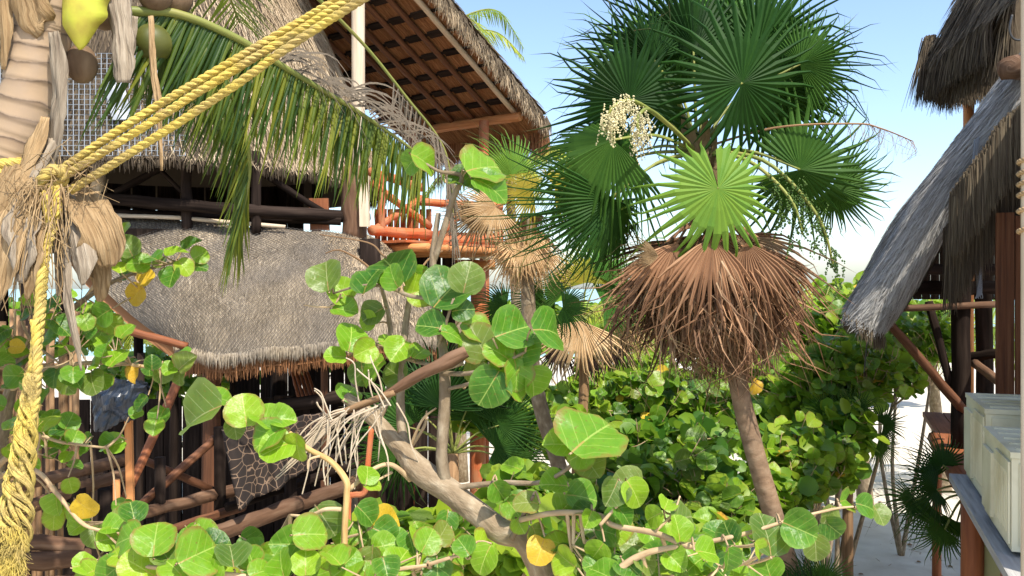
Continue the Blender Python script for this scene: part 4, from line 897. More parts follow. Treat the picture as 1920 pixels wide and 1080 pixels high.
# dry curled leaflets along the upper side of the long frond
fo = MB(); pts = smooth(F1, 10)
for i in range(48):
    j = U(.50, .99)*(len(pts)-1); p = pts[int(j)]+Vector((U(-.02, .02), U(-.05, .1), U(.0, .06)))
    d = Vector((.8, U(-.1, .2), -.35+U(-.25, .35))); l_ = U(.2, .5)
    q = [p, p+d*l_*.35+UPZ*.05, p+d*l_*.7+UPZ*.03, p+d*l_+Vector((0, 0, -U(.02, .16)))]
    fo.ribbon(smooth(q, 3), Vector((0, .4, .9)), [.006, .0065, .006, .006, .0055, .005, .004, .003, .002, .001], U(0, 1))
fo.build('dry_leaflets', MAT['dry_grey'], cp, kind='stuff')
# dry sheaths and fibres bundled under the rope
FL = [([(40, 340, 3.32), (20, 420, 3.22), (5, 500, 3.18), (-5, 560, 3.2)], [.05, .10, .09, .02], 'dry'),
      ([(60, 345, 3.30), (50, 420, 3.2), (45, 480, 3.15), (38, 530, 3.15)], [.03, .075, .06, .01], 'dry_grey'),
      ([(85, 350, 3.28), (75, 430, 3.18), (62, 500, 3.14), (50, 560, 3.16)], [.03, .05, .045, .006], 'dry'),
      ([(120, 355, 3.30), (140, 430, 3.2), (152, 490, 3.16), (155, 535, 3.16)], [.02, .035, .05, .006], 'dry_grey'),
      ([(135, 350, 3.34), (170, 400, 3.24), (195, 450, 3.2), (205, 500, 3.22)], [.04, .075, .085, .03], 'dry'),
      ([(125, 360, 3.36), (160, 440, 3.3), (180, 510, 3.28), (185, 565, 3.3)], [.03, .05, .06, .01], 'dry'),
      ([(25, 310, 3.36), (-5, 360, 3.28), (-30, 420, 3.24), (-40, 480, 3.26)], [.05, .09, .09, .03], 'dry'),
      ([(108, 380, 3.3), (122, 470, 3.22), (126, 560, 3.18), (140, 630, 3.16), (153, 695, 3.16)], [.012, .018, .022, .018, .003], 'dry_grey'),
      ([(98, 350, 3.36), (108, 430, 3.3), (112, 500, 3.3), (108, 555, 3.3)], [.04, .045, .03, .006], 'dry_grey'),
      ([(85, 220, 3.36), (60, 290, 3.34), (30, 350, 3.33)], [.03, .05, .05], 'dry'), ([(100, 260, 3.36), (60, 330, 3.32), (45, 380, 3.3)], [.02, .03, .02], 'dry_grey')]
for path, ws, mt in FL: patch(PL(path), ws, Vector((1, U(-.5, .2), U(-.1, .2))), U(-.3, .5), mt, 'dry_sheath', cp)
m = MB()
for _ in range(90):
    a = P(U(45, 125), U(335, 375), 3.2+U(-.04, .06)); l_ = U(.1, .5); s = U(-.5, .35)
    pts = [a, a+Vector((s*l_*.35, U(-.05, .02), -l_*.3)), a+Vector((s*l_*.6+U(-.02, .02), U(-.06, .02), -l_*.7)), a+Vector((s*l_*.75+U(-.05, .05), 0, -l_))]
    m.tube(smooth(pts, 3), [.0026, .0014], 4, False)
for _ in range(60):
    a = P(U(20, 190), U(300, 370), 3.22+U(-.04, .06)); m.tube([a, a+rv(.06), a+rv(.11)], [.0018, .001], 4, False)
m.build('fibres', MAT['fibre'], cp, kind='stuff')
# ---------------------------------------------------------------- sea grapes
def grape_mb(seed, fold=.16, droop=.14):
    r = random.Random(seed); mb = MB(); n = 18; vs = []; uv = []; ph = r.uniform(0, 6); wx = r.uniform(.50, .56)
    def z(x, y): return fold*abs(x)*1.1-droop*(y-.15)**2*1.4+.05*math.sin(5*math.atan2(y-.5, x)+ph)*((x*x+(y-.5)**2)*3.4)
    def pt(a, k):
        x = math.sin(a)*wx*k*(1+.03*math.sin(3*a+ph)); y = .5-math.cos(a)*.5*k
        if abs(a) < .5 or a > 6.283-.5: y += .07*k*(1-min(a, 6.283-a)/.5)
        return Vector((x, y, z(x, y)))
    vs.append(Vector((0, .5, z(0, .5)))); 
    for k in (.55, 1.0):
        for i in range(n): vs.append(pt(2*math.pi*i/n, k))
    fs = [(0, 1+i, 1+(i+1) % n) for i in range(n)]+[(1+i, 1+n+i, 1+n+(i+1) % n, 1+(i+1) % n) for i in range(n)]
    mb.add(vs, fs, [(v.x, v.y) for v in vs]); return mb
GM = [grape_mb(i, f, d) for i, (f, d) in enumerate(((.2, .18), (.32, .3), (.12, .4), (.42, .15), (.28, .45), (.6, .25)))]
GR = {k: [m.mesh('leaf', MAT[k]) for m in GM] for k in ('grape', 'grape_far', 'grape_lime', 'grape_olive', 'grape_yellow')}
def leaf_norm(up=.75, cam=.75, s=.55): return (Vector((0.25, -cam, up))+rv(s)).normalized()
def put_leaf(t, c, dm, Y=None, mat='grape', deg=None, nrm=None, tw=None, stem_to=None):
    """a leaf whose centre is c; dm its diameter in metres"""
    nrm = (nrm or leaf_norm()).normalized()
    a = math.radians(U(0, 360) if deg is None else deg); d = Vector((math.cos(a), 0, math.sin(a))); d = d-nrm*d.dot(nrm)
    d = d.normalized() if d.length > .05 else nrm.orthogonal().normalized()
    base = c-d*dm*.5
    inst('leaf', GR[mat][R_.randrange(6)], t, base, d, nrm, dm)
    return base
def pick(mix):
    q = R_.random()
    for k, p in mix:
        if q < p: return k
        q -= p
    return mix[-1][0]
def nearest(p, pool): return min(pool, key=lambda q: (q-p).length_squared)
def limb(t, pts, rs, name='branch', mat='limb', n=9, bump=.14, pool=None):
    q = smooth(pts, 7); m = MB(); m.tube(q, rs, n, True, bump); m.build(name, MAT[mat], t)
    if pool is not None: pool += q
def px_limb(t, lst, ws, pool, name='branch', mat='limb', n=9, bump=.14):
    limb(t, PL(lst), [px(w_, l_[2])/2 for w_, l_ in zip(ws, lst)], name, mat, n, bump, pool)
MIXN = [('grape', .62), ('grape_lime', .27), ('grape_olive', .095), ('grape_yellow', .012)]

def explicit(t, leaves, pool, Yd, twn='twig'):
    m = MB()
    for L in leaves:
        a, b, d = L[:3]; Y = L[3] if len(L) > 3 and L[3] else Yd+U(-.15, .15); mt = L[4] if len(L) > 4 and L[4] else pick(MIXN)
        deg = L[5] if len(L) > 5 else None
        c = P(a, b, Y); dm = px(d, Y)*1.06
        nr = Vector(L[6]) if len(L) > 6 else Vector((U(-.7, .8), -1, U(-.1, 1.5)))
        if deg is None:
            q = nearest(c, pool); v = c-q; deg = math.degrees(math.atan2(v.z, v.x))+U(-35, 35)
        bs = put_leaf(t, c, dm, Y, mt, deg, nr)
        q = nearest(bs, pool)
        if (q-bs).length < 1.2: m.tube(smooth([q, q.lerp(bs, .5)+Vector((0, .02, U(-.02, .03))), bs], 3), [.006 if (q-bs).length > .15 else .004, .003], 5, False)
    m.build(twn, MAT['twig'], t, kind='stuff')
def cluster_fill(t, centres, per, rad, dia, pool, mix=MIXN, up=.75):
    m = MB()
    for c in centres:
        q = nearest(c, pool); m.tube(smooth([q, q.lerp(c, .5)+Vector((0, 0, -.04)), c], 4), [.008, .004], 5, False)
        for _ in range(per):
            l_ = c+rv(rad); bs = put_leaf(t, l_, U(*dia), None, pick(mix), None, leaf_norm(up))
            m.tube([c, bs], [.004, .002], 4, False)
    m.build('twig', MAT['twig'], t, kind='stuff')

# --- the sea grape tree in the middle with the thick leaning limb
sg = thing('sea_grape_tree', 'sea grape tree with thick pale leaning limb and big round leaves in front', 'tree', Vector((P(1090, 1100, 2.9).x, 2.9, 0)))
pool = []
px_limb(sg, [(1180, 2500, 2.9), (1120, 1500, 2.9), (1010, 1058, 2.9), (930, 990, 2.95), (850, 925, 3.0), (790, 885, 3.05), (752, 840, 3.1), (700, 785, 3.15), (648, 745, 3.2)], [70, 64, 50, 47, 50, 50, 36, 28, 20], pool, 'trunk', 'limb', 14, .2)
px_limb(sg, [(835, 915, 3.0), (828, 850, 3.0), (834, 740, 3.02), (830, 650, 3.05), (815, 560, 3.08), (812, 480, 3.12), (822, 400, 3.15)], [26, 23, 22, 18, 15, 13, 9], pool)
px_limb(sg, [(800, 890, 3.05), (765, 850, 3.1), (752, 790, 3.15), (752, 715, 3.2), (762, 600, 3.25), (775, 520, 3.3)], [24, 20, 18, 15, 13, 9], pool)
px_limb(sg, [(705, 790, 3.15), (725, 750, 3.2), (735, 690, 3.25), (730, 600, 3.3), (715, 540, 3.3)], [17, 14, 12, 10, 6], pool)
px_limb(sg, [(830, 700, 3.02), (880, 700, 2.95), (930, 685, 2.9), (985, 660, 2.9)], [10, 9, 8, 5], pool)
px_limb(sg, [(835, 730, 3.02), (880, 720, 2.98), (925, 705, 2.95)], [8, 7, 4], pool)
px_limb(sg, [(832, 690, 3.05), (790, 680, 3.1), (740, 665, 3.15), (700, 640, 3.2), (660, 665, 3.2)], [8, 8, 7, 6, 4], pool)
px_limb(sg, [(815, 560, 3.08), (770, 555, 3.1), (730, 540, 3.15), (680, 535, 3.15), (625, 550, 3.2)], [9, 8, 7, 5, 4], pool)
px_limb(sg, [(813, 490, 3.12), (835, 420, 3.1), (850, 370, 3.1), (865, 330, 3.1), (820, 320, 3.1), (775, 290, 3.1)], [12, 12, 12, 9, 6, 4], pool)
px_limb(sg, [(822, 650, 3.05), (838, 600, 3.0), (850, 560, 3.0)], [7, 6, 4], pool)
px_limb(sg, [(640, 550, 3.2), (620, 575, 3.2), (570, 572, 3.22)], [4, 4, 3], pool, mat='twig')
px_limb(sg, [(715, 540, 3.3), (690, 500, 3.3), (640, 470, 3.3), (610, 475, 3.3)], [6, 5, 3, 2], pool, mat='stick')
px_limb(sg, [(775, 520, 3.3), (720, 480, 3.3), (690, 455, 3.3), (600, 440, 3.32)], [5, 4, 3, 2], pool, mat='stick')
px_limb(sg, [(770, 540, 3.3), (800, 490, 3.35), (830, 470, 3.35)], [6, 4, 3], pool, mat='stick')
px_limb(sg, [(762, 850, 3.1), (795, 800, 3.1), (800, 770, 3.1)], [8, 6, 3], pool, mat='twig'); px_limb(sg, [(765, 850, 3.1), (790, 790, 3.05), (818, 765, 3.05)], [7, 5, 3], pool, mat='twig')
px_limb(sg, [(840, 918, 3.0), (890, 910, 2.95), (950, 905, 2.9), (1010, 905, 2.85), (1055, 885, 2.8), (1120, 830, 2.7)], [12, 11, 10, 9, 8, 6], pool)
px_limb(sg, [(770, 900, 3.05), (735, 872, 3.0), (700, 880, 2.95), (655, 918, 2.9)], [10, 9, 8, 9], pool, mat='twig'); px_limb(sg, [(735, 885, 3.02), (700, 905, 2.98)], [6, 3], pool, mat='twig')
px_limb(sg, [(960, 1010, 2.85), (985, 960, 2.8), (1000, 930, 2.75)], [12, 9, 6], pool)
px_limb(sg, [(975, 975, 2.8), (1040, 962, 2.75), (1120, 965, 2.7), (1150, 985, 2.65), (1230, 1000, 2.6), (1290, 1025, 2.55), (1310, 1020, 2.55)], [11, 11, 10, 11, 12, 10, 6], pool, mat='twig')
px_limb(sg, [(1300, 1022, 2.55), (1400, 1000, 2.55), (1480, 975, 2.6), (1560, 955, 2.7), (1600, 950, 2.72)], [9, 8, 6, 5, 4], pool, mat='twig')
px_limb(sg, [(1125, 985, 2.65), (1160, 945, 2.65), (1180, 920, 2.65)], [7, 6, 4], pool, mat='twig'); px_limb(sg, [(1225, 1000, 2.6), (1260, 965, 2.6), (1275, 930, 2.6)], [6, 5, 3], pool, mat='twig')
px_limb(sg, [(1120, 1110, 2.6), (1170, 1060, 2.6), (1220, 1035, 2.58), (1300, 1020, 2.55)], [16, 14, 12, 8], pool, mat='twig')
px_limb(sg, [(770, 1070, 2.75), (830, 1050, 2.7), (870, 1038, 2.7)], [8, 7, 4], pool, mat='twig')
explicit(sg, [
 (795, 300, 60, 3.08, 'grape'), (905, 312, 88, 3.05, 'grape', 40), (918, 345, 70, 3.0), (868, 345, 62, 3.1), (770, 305, 45, 3.1),
 (612, 518, 66, 3.2), (640, 545, 52, 3.22, 'grape_lime'), (690, 525, 62, 3.15), (735, 500, 92, 3.2, 'grape', 120), (735, 520, 50, 3.1), (610, 535, 40, 3.25),
 (645, 580, 50, 3.2), (700, 588, 46, 3.25, 'grape_olive'), (690, 600, 36, 3.25), (840, 545, 95, 3.05, 'grape', 60), (875, 522, 62, 3.0), (790, 545, 66, 3.2), (795, 520, 40, 3.2, 'grape_lime'),
 (660, 632, 62, 3.15, 'grape_lime', 70), (630, 667, 42, 3.15, 'grape_lime', 200), (686, 657, 46, 3.1), (748, 655, 52, 3.1, 'grape_lime', 240), (786, 662, 40, 3.1), (697, 690, 62, 3.15), (680, 700, 50, 3.2, 'grape_olive'), (725, 640, 34, 3.2), (655, 735, 46, 3.2), (740, 700, 46, 3.2, 'grape_olive'),
 (808, 612, 56, 3.0, 'grape', 165), (848, 624, 46, 2.98, 'grape', 5), (865, 580, 42, 3.0), (895, 612, 66, 3.05, 'grape'), (900, 645, 72, 3.0, 'grape_olive'), (960, 620, 84, 2.9, 'grape', 30), (1033, 617, 88, 2.85, 'grape', 15),
 (935, 660, 58, 2.88), (985, 655, 62, 2.9), (945, 690, 52, 2.9), (920, 722, 72, 2.85, 'grape'), (970, 700, 62, 2.88), (965, 730, 52, 2.9), (1000, 715, 58, 2.95, 'grape_lime'), (895, 700, 52, 3.05, 'grape_olive'),
 (1108, 815, 128, 2.65, 'grape', 60, (.1, -.75, 1.0)), (1052, 832, 60, 2.72, 'grape_lime', 180), (1090, 850, 60, 2.7), (1108, 872, 60, 2.75, 'grape_olive', 300),
 (690, 890, 42, 2.9, 'grape_lime', 70), (697, 905, 34, 2.9, 'grape_lime'),
 (1040, 908, 54, 2.8, 'grape_lime', 190), (1090, 930, 58, 2.85), (1150, 922, 52, 2.65, 'grape_olive', 240), (1190, 922, 54, 2.65, 'grape_lime', 300), (1180, 905, 58, 2.7, 'grape_olive', 180), (1250, 945, 36, 2.6, 'grape_lime', 60), (1225, 968, 42, 2.6, 'grape_lime', 200), (1170, 962, 46, 2.65), (1105, 972, 34, 2.68),
 (1272, 992, 50, 2.55, 'grape_lime', 90), (1280, 970, 56, 2.6, 'grape_olive', 20), (1325, 1035, 52, 2.5, 'grape_lime', 10), (1366, 1050, 52, 2.5), (1365, 1000, 46, 2.55), (1440, 1003, 82, 2.55, 'grape_olive', 80), (1498, 992, 66, 2.55), (1425, 1030, 40, 2.5),
 (990, 940, 46, 2.75, 'grape_olive'), (1015, 1028, 50, 2.75, 'grape_yellow', 250), (975, 985, 34, 2.8), (1005, 1000, 38, 2.8), (908, 1045, 54, 2.7, 'grape_lime', 250), (870, 1025, 42, 2.7, 'grape', 120),
 (935, 920, 42, 2.9), (960, 950, 44, 2.9), (1210, 1050, 46, 2.6, 'grape_olive'), (1265, 1050, 46, 2.55, 'grape_lime'), (1180, 1060, 50, 2.6), (1120, 1035, 46, 2.65, 'grape_lime'), (1060, 1050, 54, 2.65, 'grape_lime'), (1130, 1075, 60, 2.6),
 (1585, 938, 44, 2.75, 'grape', 10), (1625, 948, 46, 2.75, 'grape', 350), (1648, 962, 40, 2.8, 'grape_olive', 275), (1560, 990, 46, 2.7, 'grape', 320), (1530, 1025, 48, 2.65, 'grape_olive', 275), (1555, 965, 40, 2.7), (750, 1050, 56, 2.72, 'grape_lime', 60), (695, 1062, 64, 2.72, 'grape_lime', 180), (820, 1065, 50, 2.72)], pool, 2.8)
cluster_fill(sg, [P(U(1040, 1440), U(1010, 1110), U(2.65, 3.0)) for _ in range(18)], 4, .11, (.07, .11), pool)

# --- sea grape sapling with the orange stem, lower left of centre
sa = thing('sea_grape_sapling', 'sea grape sapling with bent orange stem and bright leaves in front of veranda', 'shrub', Vector((P(645, 1100, 2.7).x, 2.7, 0)))
pool = []
px_limb(sa, [(640, 2600, 2.75), (643, 1400, 2.75), (646, 1080, 2.72), (646, 1000, 2.72), (650, 930, 2.72), (648, 900, 2.72), (620, 865, 2.75), (575, 840, 2.8), (540, 810, 2.85), (480, 770, 2.9), (435, 755, 2.95)], [22, 18, 12, 12, 12, 12, 11, 10, 9, 7, 6], pool, 'trunk', 'stem_gold', 10, .08)
px_limb(sa, [(640, 955, 2.72), (610, 955, 2.72), (580, 968, 2.75), (545, 966, 2.78)], [8, 8, 7, 5], pool, mat='twig'); px_limb(sa, [(590, 962, 2.74), (580, 990, 2.74)], [6, 4], pool, mat='twig')
px_limb(sa, [(600, 855, 2.76), (580, 862, 2.75), (577, 880, 2.75)], [5, 4, 3], pool, mat='twig')
px_limb(sa, [(644, 1150, 2.7), (560, 1100, 2.65), (450, 1080, 2.6), (350, 1070, 2.6), (250, 1060, 2.62)], [14, 12, 10, 9, 7], pool, mat='twig')
px_limb(sa, [(646, 1120, 2.7), (720, 1075, 2.7), (800, 1060, 2.7)], [12, 9, 6], pool, mat='twig')
explicit(sa, [(378, 775, 98, 2.9, 'grape_olive', 190), (415, 745, 50, 2.95, 'grape', 30), (458, 770, 66, 2.85, 'grape_lime', 100), (495, 785, 56, 2.85, 'grape_lime'), (505, 815, 66, 2.8, 'grape'), (530, 785, 46, 2.85, 'grape_lime', 10), (520, 838, 66, 2.78, 'grape_lime', 220), (556, 838, 56, 2.78, 'grape_lime', 270), (440, 800, 38, 2.9, 'grape_olive'),
 (372, 1038, 86, 2.55, 'grape', 30), (290, 1010, 72, 2.6, 'grape', 90), (262, 1062, 74, 2.6, 'grape_lime'), (330, 1065, 60, 2.55), (395, 1075, 50, 2.55, 'grape_lime'), (310, 1040, 50, 2.6, 'grape_olive'), (435, 1040, 60, 2.6, 'grape_olive'), (470, 1045, 46, 2.65),
 (525, 1062, 66, 2.6, 'grape_lime', 130), (573, 1055, 50, 2.6, 'grape_lime', 90), (580, 1000, 66, 2.65), (540, 1020, 60, 2.7), (610, 975, 66, 2.75, 'grape_olive'), (650, 1000, 50, 2.8), (615, 1045, 42, 2.65, 'grape_lime'), (670, 1005, 46, 2.85), (720, 1000, 52, 2.85), (655, 1050, 46, 2.65, 'grape_lime'), (490, 1070, 50, 2.6),
 (740, 1010, 44, 2.85), (790, 1005, 50, 2.9), (830, 1000, 46, 2.9), (785, 1000, 40, 2.8, 'grape_lime', 60), (230, 1040, 50, 2.65), (210, 1070, 60, 2.65), (160, 1075, 50, 2.7)], pool, 2.65)
cluster_fill(sa, [P(U(170, 860), U(1020, 1130), U(2.6, 3.0)) for _ in range(30)], 4, .11, (.07, .115), pool)

# --- sea grape along the left, round the rope
sl_ = thing('sea_grape_bush', 'sea grape bush with small yellow green leaves around the hanging rope at left', 'shrub', Vector((P(60, 1000, 4.2).x, 4.2, 0)))
pool = []
px_limb(sl_, [(-60, 2000, 4.3), (-40, 1300, 4.3), (-10, 900, 4.2), (30, 700, 4.15), (90, 620, 4.1), (160, 560, 4.1), (230, 520, 4.1), (330, 490, 4.05)], [60, 48, 32, 20, 14, 10, 8, 5], pool, 'trunk')
px_limb(sl_, [(20, 730, 4.15), (100, 690, 4.1), (200, 680, 4.05), (300, 690, 4.0), (345, 680, 4.0)], [12, 9, 8, 6, 4], pool, mat='twig')
px_limb(sl_, [(-10, 880, 4.1), (60, 820, 4.05), (120, 830, 4.0), (200, 840, 4.0)], [12, 8, 6, 4], pool, mat='twig'); px_limb(sl_, [(-20, 900, 3.9), (60, 880, 3.8), (110, 930, 3.75), (160, 985, 3.7), (230, 1000, 3.7)], [12, 9, 8, 7, 5], pool, mat='twig')
px_limb(sl_, [(25, 700, 4.1), (28, 600, 4.1), (30, 580, 4.1)], [6, 4, 3], pool, mat='twig'); px_limb(sl_, [(40, 600, 4.1), (60, 640, 4.1), (110, 680, 4.05)], [5, 6, 4], pool, mat='twig')
px_limb(sl_, [(160, 560, 4.1), (200, 500, 4.1), (225, 450, 4.1)], [8, 6, 4], pool, mat='twig'); px_limb(sl_, [(250, 510, 4.1), (265, 545, 4.05)], [4, 3], pool, mat='twig'); px_limb(sl_, [(75, 690, 4.0), (110, 685, 4), (132, 675, 4)], [3, 3, 2], pool, mat='twig')
G = [(225, 440, 50), (240, 462, 44), (215, 460, 40), (240, 480, 30), (360, 458, 38), (375, 478, 34), (328, 470, 40), (345, 500, 36), (285, 482, 42), (262, 492, 42), (322, 518, 40), (305, 490, 34), (255, 552, 42, 4.0, 'grape_yellow'), (272, 520, 34, 4.0, 'grape_yellow'), (240, 510, 36), (225, 500, 30), (375, 500, 28),
 (92, 600, 32), (115, 612, 46), (112, 642, 34), (160, 600, 32), (165, 622, 26), (190, 590, 44), (205, 605, 44), (235, 620, 38), (195, 655, 34), (218, 670, 48), (200, 640, 40), (175, 680, 30, None, 'grape_lime'), (245, 690, 40), (255, 700, 34, 4.0, 'grape_yellow'), (280, 690, 26), (305, 702, 34), (285, 680, 28), (338, 660, 36), (348, 680, 40), (335, 705, 36), (320, 690, 30),
 (170, 712, 46), (120, 715, 46), (100, 705, 40), (140, 708, 40), (195, 715, 34), (45, 728, 30), (20, 720, 30), (25, 705, 40), (30, 650, 26, 4.0, 'grape_yellow', 0), (90, 570, 40), (60, 560, 40), (105, 560, 34), (50, 590, 30), (70, 610, 34), (255, 775, 26), (300, 780, 40), (290, 800, 34), (265, 755, 34),
 (20, 790, 36), (60, 800, 44, None, 'grape_lime'), (85, 790, 50, None, 'grape_lime'), (105, 815, 50, None, 'grape_lime'), (130, 790, 36), (140, 820, 34), (165, 825, 28), (160, 845, 24), (200, 832, 34), (215, 832, 40), (95, 850, 24), (125, 855, 26), (60, 870, 30, 3.9, 'grape_lime'), (132, 910, 30), (75, 740, 36), (50, 760, 36),
 (105, 945, 42, None, 'grape_lime'), (125, 965, 42, None, 'grape_lime'), (100, 970, 40, None, 'grape_lime'), (150, 985, 42, None, 'grape_lime'), (155, 950, 46, 3.7, 'grape_yellow', 320), (175, 1000, 42, None, 'grape_olive'), (195, 1000, 42, None, 'grape_olive'), (235, 965, 46, None, 'grape_olive'), (230, 950, 34), (215, 985, 34, None, 'grape_olive')]
explicit(sl_, G, pool, 4.0)
cluster_fill(sl_, [P(U(-40, 150), U(600, 860), U(3.9, 4.4)) for _ in range(10)], 3, .12, (.08, .11), pool)

# --- bushes farther off
MIXF = [('grape_far', .80), ('grape_lime', .14), ('grape_olive', .05), ('grape_yellow', .008)]
def cloud(mb, c, r, n, dia):
    for _ in range(n):
        p = c+Vector((U(-r[0], r[0]), U(-r[1], r[1]), U(-r[2], r[2]))); d = U(*dia)
        lm = xform(GMs[R_.randrange(3)], p, rv(1)+Vector((.01, 0, 0)), leaf_norm(.9, .4, .8), d); mb.add(lm.v, lm.f, lm.uv, U(0, 1))
def small_leaf(seed):
    r = random.Random(seed); mb = MB(); vs = [Vector((0, 0, 0))]; 
    for i in range(1, 8):
        a = math.pi*2*i/8; x = -math.sin(a)*.5; y = .5-math.cos(a)*.5; vs.append(Vector((x, y, .2*abs(x)-.15*y*y)))
    mb.add(vs, [(0, i, i+1) for i in range(1, 7)], [(v.x, v.y) for v in vs]); return mb
GMs = [small_leaf(i) for i in range(3)]
MIXS = [('grape_far', .52), ('grape_lime', .36), ('grape_olive', .11), ('grape_yellow', .01)]
def bush(label, root, blobs, dia, n_tw, per, extra, name='background_sea_grape', mix=MIXF, group='sea grape bushes in the garden'):
    b0 = P(*root); t = thing(name, label, 'shrub', Vector((b0.x, b0.y, 0)), group)
    tw = MB(); st = MB(); cnt = 0
    tot = sum(b[3]*b[4] for b in blobs); base = Vector((b0.x, b0.y, -.05))
    for (a, b, Y, rx, ry) in blobs:
        c = P(a, b, Y); r = Vector((px(rx, Y), px((rx+ry)/2, Y)*.8, px(ry, Y)))
        mid = base.lerp(c, .5)+Vector((U(-.2, .2), U(-.1, .1), -.15)); q = smooth([base, mid, c], 6); m = MB(); m.tube(q, [.035, .012], 7, True, .15); m.build('branch', MAT['limb'], t)
        k = max(2, int(n_tw*rx*ry/tot))
        for _ in range(k):
            while True:
                s = rv(1)
                if .15 < s.length < 1: break
            s *= U(.7, 1.45)
            if s.y > .35: s.y = -s.y
            e = c+Vector((s.x*r.x, s.y*r.y, s.z*r.z)); st_ = R_.choice(q[-4:]); mp = st_.lerp(e, .55)+Vector((U(-.1, .1), U(-.1, .1), U(-.12, .02)))
            pts = smooth([st_, mp, e], 4); tw.tube(pts, [.008, .003], 4, False)
            for j in range(per):
                w_ = .45+.55*(j+.5)/per; kk = w_*(len(pts)-1); i0 = min(int(kk), len(pts)-2); p = pts[i0].lerp(pts[i0+1], kk-i0)
                d = U(*dia); lc = p+rv(1).normalized()*d*.55
                if cnt < 300: put_leaf(t, lc, d, None, pick(mix), None, leaf_norm(.8, .55, .7)); cnt += 1
                else:
                    lm = xform(GMs[R_.randrange(3)], lc, rv(1)+Vector((.01, 0, 0)), leaf_norm(.9, .4, .8), d); st.add(lm.v, lm.f, lm.uv, U(0, 1))
        cloud(st, c+Vector((0, r.y*.5, -r.z*.35)), r*.8, int(extra*rx*ry/tot), dia)
    tw.build('twig', MAT['twig'], t, kind='stuff')
    if st.v: st.build('leaf_mass', MAT['grape_mass'], t, kind='stuff')
D = (.07, .175)
bush('broad sea grape bush left of the big palm trunk', (1200, 1000, 6.2), [(1130, 960, 5.6, 110, 90), (1280, 900, 6.2, 130, 90), (1220, 1020, 5.2, 120, 80), (1050, 960, 6.0, 90, 90)], D, 95, 5, 1500, mix=MIXS)
bush('sea grape bush under the brown palm skirt, sunlit yellow green', (1290, 800, 8.5), [(1210, 740, 8.6, 90, 70), (1310, 760, 8.8, 90, 80), (1250, 830, 7.8, 110, 70), (1170, 840, 7.8, 80, 60)], D, 95, 5, 1300, mix=MIXS)
bush('sea grape bush right of the big palm trunk at the edge of the path', (1490, 930, 7.4), [(1480, 850, 7.2, 75, 70), (1560, 850, 7.8, 50, 50), (1450, 930, 6.6, 50, 50), (1590, 790, 8.2, 50, 45)], D, 85, 5, 1000)
bush('tall sea grape bush below the thatch tip, in front of the raised hut brace', (1555, 850, 9.0), [(1550, 690, 9.0, 70, 65), (1625, 685, 9.0, 60, 60), (1690, 695, 9.4, 40, 35), (1560, 770, 8.8, 55, 40), (1510, 740, 9.2, 65, 55)], D, 85, 5, 1100)
bush('sea grape bush at far right behind the dark post', (1690, 760, 11.5), [(1690, 640, 11.5, 70, 45), (1760, 620, 11.5, 60, 40), (1660, 610, 12, 70, 50)], D, 60, 5, 500)
bush('bright far sea grape thicket behind the fan palm fruit', (1560, 700, 13), [(1540, 600, 13, 90, 60), (1610, 560, 13.5, 70, 60), (1480, 650, 13, 80, 60)], (.14, .24), 70, 5, 900, mix=MIXS)
bush('sea grape bush low in the shade right of the leaning limb', (900, 1000, 4.8), [(880, 1000, 4.6, 130, 50), (980, 930, 5.2, 100, 60), (760, 1010, 4.8, 110, 45), (1030, 1020, 4.4, 90, 60)], (.10, .16), 85, 5, 800)
bush('sea grape bush at the bottom edge beside the sand', (1380, 1050, 4.4), [(1335, 1000, 4.6, 50, 45), (1370, 945, 5.4, 35, 40), (1300, 1040, 4.2, 75, 40)], (.09, .15), 50, 5, 400)
bush('sea grape thicket seen beneath the hut awning on the left', (300, 800, 15), [(300, 690, 15, 60, 50), (240, 690, 15.5, 60, 50), (430, 690, 15, 60, 40), (620, 650, 16, 80, 40), (700, 640, 16, 60, 50), (120, 600, 17, 70, 60), (10, 600, 17, 70, 60), (200, 590, 18, 60, 50)], (.16, .26), 70, 5, 1500)
bush('sea grape thicket between the slender palm and the orange tower leg', (960, 760, 12), [(950, 680, 12.5, 70, 60), (1000, 760, 11, 70, 60), (900, 740, 11, 60, 50), (1100, 760, 12, 80, 50), (1160, 700, 14, 90, 50)], (.12, .2), 80, 5, 1200)
bush('distant pale green thicket closing the view between tower leg and big palm', (1080, 640, 24), [(960, 590, 24, 70, 40), (1060, 600, 24, 70, 45), (1160, 600, 25, 80, 45), (1270, 610, 25, 80, 45), (880, 600, 25, 60, 40)], (.22, .36), 55, 5, 2200, name='thicket', group='far thickets by the shore', mix=MIXS)
bush('distant pale green thicket right of the big palm, behind the raised hut', (1560, 640, 24), [(1400, 600, 25, 80, 50), (1520, 590, 25, 80, 50), (1640, 590, 24, 70, 45), (1760, 590, 25, 70, 40)], (.22, .36), 55, 5, 1800, name='thicket', group='far thickets by the shore', mix=MIXS)
bush('sunny low sea grape scrub behind the small dead fan palm', (1200, 720, 12.5), [(1130, 720, 12.5, 60, 35), (1200, 690, 13, 55, 35), (1260, 715, 12.5, 55, 35), (1060, 800, 9.5, 50, 40), (1120, 810, 9.5, 55, 40), (1180, 800, 10, 50, 35)], (.10, .2), 80, 5, 1300, mix=MIXS)
bush('sunny low sea grape scrub seen either side of the big palm trunk', (1420, 730, 12), [(1350, 700, 12, 55, 35), (1420, 690, 12.5, 55, 35), (1470, 720, 12, 50, 35), (1400, 770, 10.5, 55, 40), (1450, 790, 10, 45, 40), (1330, 790, 9.5, 50, 40)], (.10, .2), 80, 5, 1300, mix=MIXS)
